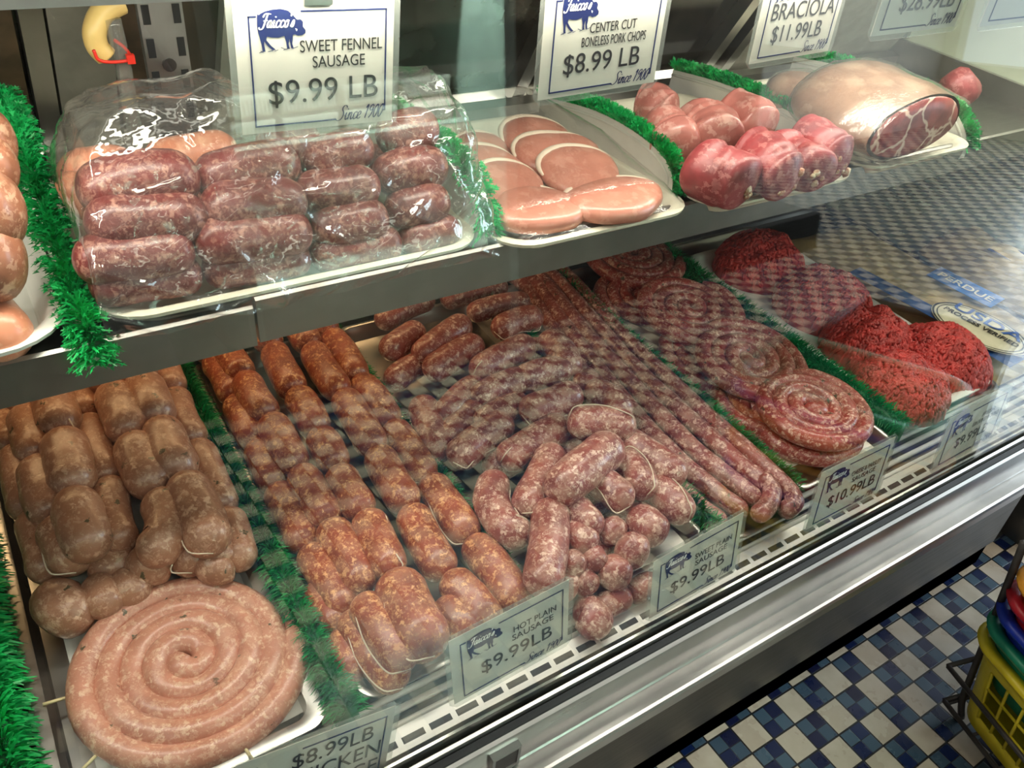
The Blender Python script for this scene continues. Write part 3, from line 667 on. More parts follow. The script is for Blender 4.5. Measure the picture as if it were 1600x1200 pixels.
def coil(c, R, r, turns, tilt, mat, label, group, drop=.0, tails=True, picks=(), start=.25):
    """one long sausage wound into a flat spiral; tilt = (pitch about x, roll about y)"""
    n = int(turns*44); rot = Matrix.Rotation(tilt[0], 3, 'X') @ Matrix.Rotation(tilt[1], 3, 'Y'); P = []
    for i in range(n+1):
        a = 2*pi*turns*i/n; f = i/n; rad = r*.35+(R-r*1.35)*f
        z = r+.0022*sin(a*1.3)+.004*(1-f)*0 - drop*f
        P.append(Vector(c)+rot @ Vector((rad*cos(a+start), rad*sin(a+start), z)))
    m = len(P); RR = []
    for i in range(m):
        q = min(i, m-1-i)/4; RR.append(r*1.04*(1 if q >= 1 else sqrt(max(.08, 1-(1-q)**2)))*(1+.05*mnoise.noise(Vector((i*.12, R*9, turns)))))
    o = obj('coiled_sausage', G().tube(P, RR, 12, True, .05, turns*3), mat); tag(o, label, 'sausage', group)
    for ang in picks:
        d = rot @ Vector((cos(ang), sin(ang), 0)); p = Vector(c)+d*(R+.001)+rot @ Vector((0, 0, r*1.0))
        sub('wooden_skewer', G().tube([p-d*.02, p+d*.007], .0017, 6), 'pick', o)
    return o
cc = on_deck(296, 1046, -.012)
coil(cc, .126, .0142, 4.6, (radians(2.2), 0), 'chicken_coil', 'large pale chicken sausage coil at the front left, pinned with skewers', 'coiled sausages', picks=(radians(-150), radians(-80), radians(5), radians(172)), start=2.6)
CH = 'coiled sausages'
for px_c, lab in (((1010, 474), 'lower cheese and parsley coil peeking out by the green strip at the back'), ((1112, 562), 'lower cheese and parsley coil half covered in the middle of the pan'), ((1190, 636), 'lower cheese and parsley coil behind the front stack')):
    coil(on_deck(*px_c, -.012), .104, .0125, 3.8, (radians(2.2), 0), 'cheese', lab, CH, start=px_c[0])
coil(on_deck(985, 408, .008), .108, .0128, 3.9, (radians(5), 0), 'cheese', 'cheese and parsley coil farthest back under the shelf edge', CH)
coil(on_deck(1072, 492, .014), .108, .0128, 3.9, (radians(7), radians(0)), 'cheese', 'cheese and parsley coil second from the back', CH, start=1.2)
coil(on_deck(1165, 572, .016), .108, .0128, 3.9, (radians(7), radians(0)), 'cheese', 'cheese and parsley coil just behind the front one', CH, start=2.2)
coil(on_deck(1250, 672, -.010), .106, .0130, 3.8, (radians(2.2), 0), 'cheese', 'cheese and parsley coil lying flat below the front one', CH, start=4)
coil(on_deck(1262, 648, .020), .101, .0128, 3.7, (radians(3), radians(0)), 'cheese', 'dark red cheese and parsley coil on top at the front', CH, start=3.0)

# upper shelf: fennel sausages behind film
FN = 'fennel sausages on the wrapped tray'
def up(px, y): return [on_y(u, v, y) for u, v in px]
def lk(px, y, r, lab, mat='fennel', group=FN):
    link([Vector((p.x, p.y, p.z)) for p in up(px, y)], r, mat, lab, group)
rows = [
 ([(122,312),(215,280),(312,282)], .345, .0265, 'big fennel sausage on top at the left, over the price sign\'s left edge'),
 ([(305,288),(390,262),(468,258)], .350, .0235, 'fennel sausage on the top row directly below the sign'),
 ([(470,262),(528,240),(582,228)], .362, .0225, 'fennel sausage on the top row right of the sign'),
 ([(592,228),(634,205),(682,205)], .372, .0240, 'highest fennel sausage at the right end of the pile'),
 ([(130,350),(230,345),(326,340)], .318, .0250, 'fennel sausage in the second row at the left'),
 ([(312,332),(392,322),(478,312)], .318, .0250, 'fennel sausage in the second row below the sign'),
 ([(462,300),(520,300),(592,286)], .326, .0230, 'fennel sausage in the second row right of centre'),
 ([(585,282),(640,264),(696,262)], .334, .0235, 'fennel sausage in the second row at the right end'),
 ([(112,408),(210,402),(304,388)], .302, .0235, 'fennel sausage in the third row at the left'),
 ([(302,382),(390,370),(486,362)], .302, .0240, 'fennel sausage in the third row below the sign'),
 ([(484,358),(540,350),(605,338)], .306, .0225, 'fennel sausage in the third row right of centre'),
 ([(602,334),(650,322),(700,312)], .312, .0220, 'fennel sausage in the third row at the right end'),
 ([(138,448),(225,438),(316,426)], .300, .0205, 'fennel sausage in the bottom row at the left'),
 ([(316,424),(395,412),(484,402)], .300, .0205, 'fennel sausage in the bottom row, second from the left'),
 ([(484,402),(555,388),(625,378)], .300, .0205, 'fennel sausage in the bottom row, third from the left'),
 ([(622,378),(672,366),(716,354)], .300, .0195, 'fennel sausage in the bottom row at the right end'),
]
for px, y, r, lab in rows: lk(px, y, r, lab)
lk([(88,278),(135,276),(220,262)], .41, .026, 'pale sausage lying behind the dark ones at the left', 'pale')
lk([(100,318),(118,310),(150,305)], .385, .024, 'pale sausage end poking out left of the big fennel one', 'pale')
lk([(225,255),(300,245),(372,232)], .43, .022, 'pale sausage behind the top row beside the sign', 'pale')
lk([(400,235),(450,225),(500,215)], .43, .022, 'dark sausage in the back row behind the sign')
for i, (x0, x1, y, z) in enumerate(((.09,.22,.43,.93),(.22,.34,.43,.93),(.33,.43,.43,.93))):
    link([(x0, y, z), ((x0+x1)/2, y, z+.004), (x1, y, z)], .026, 'fennel', ('left', 'middle', 'right')[i]+' fennel sausage hidden behind the wrapped rows', FN)
HB = 'herbed sausages at the left end'
for px, y, r, lab in [([(-90,228),(-40,222),(26,215)], .38, .028, 'herbed sausage on top of the left end tray'), ([(-90,262),(-40,262),(30,256)], .355, .026, 'herbed sausage second from the top at the left end'),
                      ([(-110,320),(-50,330),(40,318)], .33, .036, 'thick herbed sausage in the middle of the left end tray'), ([(-110,405),(-50,405),(42,395)], .315, .038, 'thickest herbed sausage low on the left end tray')]:
    link(up(px, y), r, 'herbed', lab, HB)
link([on_z(-40, 470, .905), on_z(-10, 512, .905), on_z(22, 540, .905)], .026, 'pale', 'pinkish sausage on the white tray at the left edge', HB)

# ------------------------------------------------------------------ pork chops
def chop(c, ax, ay, az, rx, ry, th, label, seed):
    """a slab of boneless loin: oval, slightly domed, with a rim of fat along one side"""
    ax, ay, az = Vector(ax).normalized(), Vector(ay).normalized(), Vector(az).normalized(); c = Vector(c); nA = 30
    d = thing('pork_chop', label, 'pork chop', c, 'pork chops under film'); prof = [(0.0, 1.0), (.5, 1.0), (.82, .92), (.95, .6), (1.0, 0), (.95, -.7), (.8, -1), (0, -1)]
    def shp(a): return 1+.09*cos(2*a+seed)+.05*sin(3*a+seed*2)
    g = G(); vs = []; fs = []
    for k, (q, h) in enumerate(prof):
        for i in range(nA):
            a = 2*pi*i/nA; s_ = shp(a)
            vs.append(c+ax*(rx*q*s_*cos(a))+ay*(ry*q*s_*sin(a))+az*(th*h+.002*mnoise.noise(Vector((q*cos(a)*2, q*sin(a)*2, seed)))))
    for k in range(len(prof)-1):
        for i in range(nA): fs.append((k*nA+i, k*nA+(i+1) % nA, (k+1)*nA+(i+1) % nA, (k+1)*nA+i))
    g.add(vs, fs); sub('meat', g, 'chop', d)
    pts = []; rr = []
    for i in range(19):
        a = radians(15+i*8.5); s_ = shp(a)*1.0
        pts.append(c+ax*(rx*s_*cos(a))+ay*(ry*s_*sin(a))+az*th*.25); rr.append(.0016+.0042*sin(pi*i/18))
    sub('fat_edge', G().tube(pts, rr, 8), 'fat', d)
rowsC = [
 ((962,312), 'large pork chop at the front right of its tray, under a shiny film crease', .066, .046, .06, .917),
 ((840,328), 'pork chop at the front left of its tray, nearest the shelf edge', .058, .042, .10, .916),
 ((908,272), 'pork chop second from the front in the right row', .060, .048, .24, .924),
 ((785,296), 'pork chop second from the front in the left row', .056, .046, .22, .922),
 ((872,244), 'pork chop third from the front in the right row', .058, .048, .26, .924),
 ((762,268), 'pork chop third from the front in the left row', .054, .044, .24, .922),
 ((838,222), 'pork chop fourth from the front in the right row', .056, .046, .26, .924),
 ((742,246), 'rearmost pork chop of the left row', .052, .044, .26, .920),
]
for i, (px, lab, rx, ry, lean, z) in enumerate(rowsC):
    ay = Vector((0, cos(lean), sin(lean))); az = Vector((0, -sin(lean), cos(lean))); ax = Vector((1, .05, 0))
    c = on_z(*px, z); chop(c, ax, ay, az, rx, ry, .011, lab, i*1.7)

# ------------------------------------------------------------------ rolled meat
def roll(a, b, r, mat, label, seed, stuffing=True):
    a, b = Vector(a), Vector(b); d = thing('meat_roll', label, 'meat roll', a, 'rolled meat on the tray'); n = 26; P = []; R = []
    for i in range(n+1):
        t = .5-.5*cos(pi*i/n); P.append(a.lerp(b, t)+Vector((.004*sin(t*5+seed), 0, .003*cos(t*4+seed)))*sin(pi*t))
        q = min(t, 1-t)/.20; f = 1 if q >= 1 else sqrt(max(.02, 1-(1-q)**2.2))
        R.append(r*f*(1+.03*sin(t*26+seed)+.09*mnoise.noise(Vector((t*6, seed, 0)))))
    sub('meat', G().tube(P, R, 26, True, .15, seed), mat, d)
    if stuffing:
        g = G(); t = (a-b).normalized(); r2 = random.Random(seed)
        for k in range(7):
            c = a-t*.003+Vector((r2.uniform(-.5, .5)*r, 0, r2.uniform(-.45, .4)*r)); q = r*r2.uniform(.10, .22)
            g.tube([c-t*q*.9, c-t*q*.4, c, c+t*q*.5], [q*.4, q*.9, q, q*.3], 7, True, .2, k)
        sub('stuffing', g, 'stuffing', d)
RM = [((1168,290),(1085,250),.037,'roll','front left red meat roll with stuffing at its end'), ((1238,285),(1158,232),.034,'roll','red meat roll second from the left'),
      ((1285,275),(1208,224),.033,'roll','red meat roll third from the left'), ((1318,258),(1242,212),.035,'roll','red meat roll at the right end of its tray')]
for i, (p, q, r, mt, lab) in enumerate(RM):
    a = on_z(*p, .938); b = on_z(*q, .945); roll(a, b, r, mt, lab, i*3+1)
for i, (p, q, z, r, lab) in enumerate([((1062,232),(1035,196),.945,.034,'pale meat roll behind at the left, by the grass'), ((1122,225),(1085,184),.950,.038,'pale pink meat roll in the middle of the second row'),
                                       ((1190,212),(1130,176),.952,.038,'pale pink meat roll at the right of the second row'), ((1052,186),(1000,160),.945,.032,'rearmost pale meat roll by the white panel')]):
    roll(on_z(*p, z), on_z(*q, z+.004), r, 'roll_pale', lab, i*5+20, False)

# ------------------------------------------------------------------ roasts
def roast(c, ax, L, ry, rz, label, seed, face=True):
    """a tied-off loin lump; its axis ax ends in a flat cut face"""
    c, ax = Vector(c), Vector(ax).normalized(); sd = Vector((0, 0, 1)).cross(ax).normalized(); d = thing('beef_roast', label, 'roast', c-Vector((0, 0, rz)))
    n, m = 26, 30; vs = []; fs = []
    def ring(t, k):
        a = 2*pi*k/m; q = 1-t
        f = sqrt(max(.0, 1-(max(0, (.42-t))/.42)**2.4)) if t < .42 else 1.0
        f *= 1-.10*max(0, t-.75)/.25
        rr = 1+.07*sin(2*a+seed)+.06*mnoise.noise(Vector((cos(a)*1.5, sin(a)*1.5, t*2.5+seed)))
        z = sin(a); z = z*(.80 if z < 0 else 1)
        return c+ax*(L*(t-.5))+sd*(ry*f*rr*cos(a))+Vector((0, 0, rz*f*rr*z))
    for i in range(n+1):
        t = (i/n)**.9
        for k in range(m): vs.append(ring(t, k))
    for i in range(n):
        for k in range(m): fs.append((i*m+k, i*m+(k+1) % m, (i+1)*m+(k+1) % m, (i+1)*m+k))
    fs.append(list(range(m))); g = G().add(vs, fs); sub('fat_cap', g, 'roast_fat', d)
    vf = []; ff = []; ctr = sum((ring(1, k) for k in range(m)), Vector())/m
    for j, (q, o_) in enumerate(((.93, .0005), (.9, .004), (.6, .007), (.3, .009), (0.02, .010))):
        for k in range(m): vf.append(ctr.lerp(ring(1, k), q)+ax*o_)
    for j in range(4):
        for k in range(m): ff.append((j*m+k, j*m+(k+1) % m, (j+1)*m+(k+1) % m, (j+1)*m+k))
    ff.append([4*m+k for k in range(m)]); sub('cut_face', G().add(vf, ff), 'roast_face', d)
    wv = []; wf = [f for f in fs]
    for i in range(n+1):
        t = (i/n)**.9
        for k in range(m):
            q = ring(t, k); cen = c+ax*(L*(t-.5)); e = q-cen; wv.append(cen+e*1.03+e.normalized()*(.002+.004*ridge(Vector((q.x*30-q.z*20, q.y*8, q.z*30)), 5))+ax*(.014 if i == n else 0))
    w_ = obj('plastic_wrap', G().add(wv, wf), 'film_tight'); tag(w_, 'tight clear wrap around the '+label.split(' with')[0].replace('film wrapped ', ''), 'plastic wrap')
    return d
fc = on_z(1428, 203, .958)
rax = Vector((.02, -1, -.06)).normalized()
roast(fc-rax*.085, rax, .17, .110, .056, 'large film wrapped beef roast with a red cut face and fat cap', 1.0)
roast(on_z(1262, 158, .945), (.45, -.85, 0), .14, .050, .040, 'smaller beef piece with pale fat behind the large roast', 3.0)

# ------------------------------------------------------------------ ground beef
def mound(cx, cy, rx, ry, hz, base_h, label, n, seed, rot=0.0):
    r = random.Random(seed); g = G()
    def hgt(x, y):
        q = sqrt((x/rx)**2+(y/ry)**2); return hz*max(0, 1-q**2.4)**.6*(1+.25*mnoise.noise(Vector((x*30, y*30, seed))))
    vs = []; fs = []; N = 22
    for j in range(N+1):
        for i in range(40):
            a = 2*pi*i/40; q = j/N; x, y = rx*q*cos(a), ry*q*sin(a)
            X = cx+x*cos(rot)-y*sin(rot); Y = cy+x*sin(rot)+y*cos(rot); vs.append((X, Y, deck_z(Y)+base_h+hgt(x, y)))
    for j in range(N):
        for i in range(40): fs.append((j*40+i, j*40+(i+1) % 40, (j+1)*40+(i+1) % 40, (j+1)*40+i))
    fs.append([N*40+i for i in range(40)][::-1]); g.add(vs, fs)
    for k in range(n):
        q = sqrt(r.random()); a = r.uniform(0, 2*pi); x, y = rx*q*cos(a)*.97, ry*q*sin(a)*.97; ang = r.uniform(0, 2*pi); ln = r.uniform(.007, .014); P = []
        cv = r.uniform(-160, 160)
        for s_ in range(5):
            t = s_/4-.5; aa = ang+cv*t*ln*2; xx, yy = x+cos(aa)*ln*t, y+sin(aa)*ln*t
            X = cx+xx*cos(rot)-yy*sin(rot); Y = cy+xx*sin(rot)+yy*cos(rot)
            P.append((X, Y, deck_z(Y)+base_h+hgt(xx, yy)+.0016+.0022*sin(pi*(s_/4))*r.random()))
        g.tube(P, [.0016, .0027, .0029, .0026, .0015], 5)
    o = obj('ground_beef', g, 'beef'); return tag(o, label, 'ground beef', 'mounds of ground beef')
for px, rx, ry, hz, n, lab in [((1412,592), .088, .078, .062, 1300, 'heap of bright red ground beef at the front left of the white tray'), ((1478,548), .080, .085, .070, 1300, 'heap of ground beef at the right under the film, behind the price card'),
    ((1362,525), .085, .080, .072, 1200, 'heap of ground beef behind the front two, split off by a crease'), ((1290,462), .092, .090, .075, 800, 'heap of ground beef halfway back in the case'), ((1190,400), .095, .085, .072, 700, 'heap of ground beef at the very back under the shelf')]:
    c = on_deck(*px, .03); mound(c.x, c.y, rx, ry, hz, -.004, lab, n, int(px[0]))
o = obj('meat_ball_lump', G().tube([(1.395,.36,.93),(1.405,.36,.94),(1.425,.36,.945),(1.45,.36,.94),(1.46,.36,.93)], [.008,.026,.032,.026,.008], 14, True, .3, 2), 'roll'); tag(o, 'small lump of red meat at the right end past the roast', 'meat')

# ------------------------------------------------------------------ plastic film
def film(fn, nu, nv, mat, label, name='plastic_wrap'):
    g = G(); vs = []; fs = []
    for j in range(nv+1):
        for i in range(nu+1): vs.append(fn(i/nu, j/nv))
    for j in range(nv):
        for i in range(nu): a = j*(nu+1)+i; fs.append((a, a+1, a+nu+2, a+nu+1))
    g.add(vs, fs); o = obj(name, g, mat); return tag(o, label, 'plastic wrap')
def wr(x, y, z, k=1.0):
    v = Vector((x*16, y*16, z*16)); return .0045*k*ridge(Vector((x*9+z*14, y*4, z*3-x*5)))+.003*k*ridge(Vector((x*14-z*22, 7, z*5)))+.004*k*mnoise.noise(v)+.006*k*abs(mnoise.noise(Vector((x*26+z*20, 3, z*30-x*12))))
prof = [Vector((0, .266, .893)), Vector((0, .262, .915)), Vector((0, .278, .955)), Vector((0, .296, .99)), Vector((0, .330, 1.028)), Vector((0, .40, 1.038)), Vector((0, .50, .985)), Vector((0, .615, .905))]
pc = catmull(prof, 6)
def f1(u, v):
    x = .056+.392*u; i = v*(len(pc)-1); a = int(min(i, len(pc)-2)); p = pc[a].lerp(pc[a+1], i-a)
    top = max(0, min(1, (p.z-.97)/.05)); z = p.z+top*(.030*exp(-((x-.13)/.055)**2)*(v > .5)+.022*exp(-((x-.20)/.03)**2)+.018*(x-.05)/.39-.006)
    e = min(u, 1-u); k = min(1, e/.06); z = .90+(z-.90)*(.55+.45*sqrt(k))
    y = p.y-.007-wr(x, p.y, z, 1.4)
    return (x+.004*mnoise.noise(Vector((z*40, x*10, 0))), y, z+wr(z, x, p.y, 1.6)*top)
film(f1, 190, 150, 'film', 'crinkled clear plastic film over the fennel sausages')
def f2(u, v):
    x = .460+.262*u; y = .250+.345*v; e = min(u, 1-u); k = min(1, e/.22); b = min(1, v/.12)*min(1, (1-v)/.08)
    z = .905+(.018+.034*min(1, v/.45))*sqrt(max(0, k*(2-k)))*b
    return (x, y, z+.0015*mnoise.noise(Vector((x*30, y*9, 1)))+.001*mnoise.noise(Vector((x*80-y*40, y*15, 1))))
film(f2, 50, 50, 'film_tight', 'tight clear film stretched over the pork chops')

# ------------------------------------------------------------------ price cards
GLY = {'S': ([[(.95,1.65),(.75,1.95),(.42,1.9),(.32,1.5),(.58,1.05),(.66,.55),(.42,.08),(0,-.02),(-.25,.2)]], .95), 'i': ([[(0,.5),(.15,1),(.12,.3),(.25,0),(.45,.25)], [(.2,1.38),(.22,1.5)]], .46),
 'n': ([[(0,.5),(.12,1),(.1,0)], [(.1,.5),(.3,.95),(.45,.9),(.45,.3),(.55,0),(.75,.25)]], .76), 'c': ([[(.5,.8),(.35,1),(.1,.8),(.05,.35),(.2,0),(.45,.1),(.6,.3)]], .6),
 'e': ([[(.05,.4),(.4,.6),(.4,.95),(.2,1),(.03,.6),(.08,.15),(.3,0),(.55,.25)]], .56), '1': ([[(0,1.4),(.25,1.8),(.2,0)]], .55), '9': ([[(.55,1.5),(.35,1.8),(.08,1.5),(.1,1.1),(.35,1),(.55,1.4),(.5,.6),(.2,0)]], .72),
 '0': ([[(.35,1.8),(.08,1.3),(.08,.5),(.3,0),(.55,.5),(.55,1.3),(.35,1.8)]], .72), 'F': ([[(.05,1.45),(.3,1.9),(1.05,1.85)], [(.62,1.85),(.5,.9),(.35,0),(0,-.2),(-.2,.1)], [(.2,.95),(.8,1)]], .86),
 'a': ([[(.5,.85),(.3,1),(.05,.6),(.1,.1),(.35,.1),(.5,.8),(.5,.2),(.6,0),(.75,.25)]], .75), 'o': ([[(.3,1),(.05,.6),(.15,.05),(.4,.05),(.5,.6),(.3,1),(.6,.85)]], .62), 's': ([[(0,.1),(.28,.98),(.4,.5),(.3,.05),(.05,.1)]], .5), "'": ([[(.1,1.95),(.05,1.5)]], .3), ' ': ([], .5)}
def script_geo(txt, h, lw, slant=.35, z=.0012):
    g = G(); x = 0; k = h/1.9
    for chh in txt:
        st, adv = GLY[chh]
        for s_ in st:
            P = catmull([Vector(((x+a+slant*b)*k, b*k, z)) for a, b in s_], 5)
            for i in range(len(P)-1):
                d = P[i+1]-P[i]; n = Vector((-d.y, d.x, 0))
                if n.length < 1e-9: continue
                wv = lw*(.55+.75*min(1, abs(d.y)/(d.length+1e-9))); n = n.normalized()*wv
                g.add([P[i]-n, P[i]+n, P[i+1]+n, P[i+1]-n], [(0, 1, 2, 3)])
        x += adv
    return g, x*k
def loc_obj(name, g, mat, parent, smooth=False):
    me = bpy.data.meshes.new(name); me.from_pydata([tuple(p) for p in g.v], [], g.f); me.update(); me.materials.append(M[mat] if isinstance(mat, str) else mat)
    o = bpy.data.objects.new(name, me); COL.objects.link(o); o.parent = parent; OFF[o.name] = Vector(); return o
def text(name, s, parent, x, y, size, mat, wid=None, align='CENTER', shear=0.0, z=.0011, sx=1.0, rot=0.0, bold=.0):
    cu = bpy.data.curves.new(name, 'FONT'); cu.body = s; cu.size = size; cu.align_x = align; cu.shear = shear; cu.extrude = .0001; cu.offset = bold; cu.resolution_u = 4
    cu.materials.append(M[mat]); o = bpy.data.objects.new(name, cu); COL.objects.link(o); o.parent = parent; o.location = (x, y, z); o.scale = (sx, 1, 1); o.rotation_euler = (0, 0, rot); return o
PIG = [(225,180),(238,196),(252,184),(290,168),(350,154),(430,148),(500,165),(545,205),(575,240),(610,238),(632,262),(627,300),(652,330),(650,356),(620,372),(580,376),(552,362),(532,368),(532,405),(524,440),(534,478),(512,480),(506,440),(500,402),(490,440),(498,484),(474,484),(470,430),(455,372),(400,386),(340,381),(300,371),(292,402),(330,450),(372,487),(340,488),(300,452),(272,412),(270,440),(278,498),(252,498),(247,440),(238,400),(224,340),(218,280),(222,215)]
def frame_obj(o, p0, xdir, updir):
    x = Vector(xdir).normalized(); y = (Vector(updir)-x*Vector(updir).dot(x)).normalized(); z = x.cross(y)
    o.matrix_world = Matrix(((x.x, y.x, z.x, p0.x), (x.y, y.y, z.y, p0.y), (x.z, y.z, z.z, p0.z), (0, 0, 0, 1)))
def card(p0, xdir, updir, W, H, label, lines, group, pig=True, py=.085, px_=.13, slogan=True, chamfer=.008, clip=False, border=True):
    d = bpy.data.objects.new('price_card', None); COL.objects.link(d); frame_obj(d, p0, xdir, updir); OFF[d.name] = Vector(); tag(d, label, 'price sign', group)
    c = chamfer; m = .0055; pw, ph = W-2*m, H-2*m; X0, Y0 = -pw/2, m
    g = G(); out = [(-W/2+c,0),(W/2-c,0),(W/2,c),(W/2,H-c),(W/2-c,H),(-W/2+c,H),(-W/2,H-c),(-W/2,c)]; n = len(out)
    g.add([(x, y, -.0006) for x, y in out]+[(x, y, .0009) for x, y in out], [list(range(n))[::-1], [n+i for i in range(n)]]+[(i, (i+1) % n, n+(i+1) % n, n+i) for i in range(n)])
    loc_obj('clear_sleeve', g, 'sleeve', d)
    loc_obj('paper', G().box(X0, X0+pw, Y0, Y0+ph, -.0003, .0003), 'paper', d)
    fx = lambda f: X0+pw*f; fy = lambda f: Y0+ph*(1-f); zz = .0010
    if border:
        b = G(); t = pw*.0042
        def seg(ax, ay, bx, by):
            b.box(min(ax, bx)-t, max(ax, bx)+t, min(ay, by)-t, max(ay, by)+t, .0003, zz)
        seg(fx(.085), fy(.135), fx(.085), fy(.945)); seg(fx(.085), fy(.945), fx(.60), fy(.945)); seg(fx(.945), fy(.105), fx(.945), fy(.90)); seg(fx(.40 if pig else .09), fy(.105), fx(.945), fy(.105)); seg(fx(.93), fy(.90), fx(.945), fy(.90)); seg(fx(.085), fy(.135), fx(.125), fy(.135))
        loc_obj('border_line', b, 'navy', d)
    if slogan:
        g2, wd = script_geo('Since 1900', ph*.115, pw*.0030, z=zz); k = (pw*.31)/wd
        for p in g2.v: p.x = fx(.61)+p.x*k; p.y = fy(.955)+p.y
        loc_obj('slogan', g2, 'navy', d)
    if pig:
        sc = pw*.29/435; g3 = G(); pts = [(fx(px_)+(a-215)*sc, fy(py)-(bb-150)*sc*1.0, zz) for a, bb in PIG]
        g3.add(pts, [list(range(len(pts)))])
        for a, bb, a2, b2 in ((222,505,262,497),(235,490,262,510),(300,500,350,492),(420,470,470,490),(440,492,500,478),(520,485,575,468),(360,498,395,488)):
            q = [(fx(px_)+(xx-215)*sc, fy(py)-(yy-150)*sc) for xx, yy in ((a, bb), (a2, b2))]
            g3.add([(q[0][0], q[0][1]-sc*3, zz), (q[0][0], q[0][1]+sc*3, zz), (q[1][0], q[1][1]+sc*2, zz), (q[1][0], q[1][1]-sc*2, zz)], [(0, 1, 2, 3)])
        pe = loc_obj('pig_emblem', g3, 'navy', d)
        g4, wd = script_geo("Faicco's", sc*115, sc*5.0, .3, zz+.0004); k = sc*300/wd
        for p in g4.v: p.x = fx(px_)+sc*28+p.x*k; p.y = fy(py)-sc*150+p.y+p.x*.0
        g4.add([(fx(px_)+(a-215)*sc, fy(py)-(bb-150)*sc, zz+.0004) for a, bb in ((555,310),(575,320),(568,338))], [(0, 1, 2)])
        loc_obj('emblem_lettering', g4, 'white_ink', pe)
    for nm, s_, x, y, sz, sx in lines:
        text(nm, s_, d, fx(x), fy(y), sz*ph, 'ink', sx=sx, z=zz)
    if clip:
        gc = G(); gc.box(-.012, .012, H-.012, H+.004, -.004, .0035).box(-.007, .007, H+.002, H+.016, -.003, .003); gc.tube([(-.013, H+.002, .004), (.013, H+.002, .004)], .0028, 8)
        loc_obj('hanging_clip', gc, 'bright', d)
    return d
LC = 'price cards standing along the front glass'
def low_card(bl, br, label, lines, y=-.022, tilt=0, H=.106, **k):
    a, b = on_y(*bl, y), on_y(*br, y); xd = (b-a); W = xd.length; p = (a+b)/2
    return card(p, xd, Vector((-sin(tilt), .095, 1)), W, H, label, lines, LC, **k)
PR, NM = 'price', 'product_name'
low_card((350,1322), (606,1212), 'price card with upside order lettering for chicken sausage at the bottom edge', [(PR, '$8.99LB', .60, .34, .27, .95), (NM, 'CHICKEN', .60, .60, .27, .92), (NM, 'SAUSAGE', .60, .85, .27, .92)], pig=True, py=.36, px_=.04, slogan=False, tilt=0)
low_card((703,1110), (893,1004), 'price card reading hot plain sausage nine ninety nine', [(NM, 'HOT PLAIN', .70, .36, .125, .85), (NM, 'SAUSAGE', .68, .48, .125, 1.0), (PR, '$9.99LB', .54, .74, .27, 1.0)], tilt=-.02)
low_card((1008,975), (1152,890), 'price card reading sweet plain sausage nine ninety nine', [(NM, 'SWEET PLAIN', .68, .36, .125, .80), (NM, 'SAUSAGE', .66, .48, .125, 1.0), (PR, '$9.99LB', .52, .74, .27, 1.0)], tilt=.10)
low_card((1252,836), (1372,772), 'price card reading cheese and parsley sausage ten ninety nine', [(NM, 'CHEESE & PARSLEY', .67, .36, .12, .62), (NM, 'SAUSAGE', .66, .48, .12, 1.0), (PR, '$10.99LB', .54, .74, .28, .95)], tilt=.10)
low_card((1450,742), (1552,684), 'price card reading fresh ground round nine ninety nine', [(NM, 'FRESH', .70, .35, .12, 1.0), (NM, 'GROUND ROUND', .69, .47, .12, .70), (PR, '$9.99LB', .52, .74, .27, .95)], tilt=.10)
UC = 'price signs hanging from the light hood'
def up_card(bl, br, y, label, lines, H=.118, **k):
    a, b = on_y(*bl, y), on_y(*br, y); xd = b-a
    return card((a+b)/2, xd, Vector((0, 0, 1)), xd.length, H, label, lines, UC, clip=True, **k)
up_card((370,222), (620,196), .274, 'hanging price sign reading sweet fennel sausage, above the wrapped tray', [(NM, 'SWEET FENNEL', .65, .40, .125, .80), (NM, 'SAUSAGE', .63, .52, .125, .85), (PR, '$9.99 LB', .53, .78, .26, 1.0)], H=.118)
up_card((832,167), (1026,135), .273, 'hanging price sign reading center cut boneless pork chops', [(NM, 'CENTER CUT', .56, .44, .125, .75), (NM, 'BONELESS PORK CHOPS', .58, .56, .125, .57), (PR, '$8.99 LB', .50, .79, .26, 1.0)])
up_card((1163,109), (1296,86), .273, 'hanging price sign reading pork braciola eleven ninety nine', [(NM, 'PORK', .66, .34, .25, 1.0), (NM, 'BRACIOLA', .52, .57, .25, .85), (PR, '$11.99LB', .50, .80, .25, .85)])
up_card((1352,66), (1493,48), .175, 'hanging price sign reading twenty eight ninety nine, above the roast', [(PR, '$28.99LB', .54, .78, .25, 1.0)])
up_card((1522,50), (1655,34), .16, 'rightmost hanging price sign, mostly outside the picture', [], H=.118)

# ------------------------------------------------------------------ bagged chicken at the right
def bag(pts4, h0, bulge, mat, label):
    A, B, C_, D = [Vector(p) for p in pts4]; n = 16; top = []; fs = []
    for j in range(n+1):
        for i in range(n+1):
            u, v = i/n, j/n; p = A.lerp(B, u).lerp(D.lerp(C_, u), v); e = min(u, 1-u, v, 1-v)
            p.z = deck_z(p.y)+h0+bulge*min(1, (e/.22))**.5*(1+.18*mnoise.noise(p*14)); top.append(p)
    low = [Vector((p.x, p.y, deck_z(p.y)+h0-.004)) for p in top]; N = (n+1)**2
    for j in range(n):
        for i in range(n): a = j*(n+1)+i; fs += [(a, a+1, a+n+2, a+n+1), (N+a, N+a+n+1, N+a+n+2, N+a+1)]
    rim = [i for i in range(n+1)]+[(j+1)*(n+1)-1 for j in range(1, n+1)]+[N-1-i for i in range(1, n+1)]+[(n-j)*(n+1) for j in range(1, n)]
    for k in range(len(rim)): a, b = rim[k], rim[(k+1) % len(rim)]; fs.append((a, b, N+b, N+a))
    d = thing('chicken_bag', label, 'bag', (A+C_)/2); g = G().add(top+low, fs); sub('bag_body', g, mat, d); return d
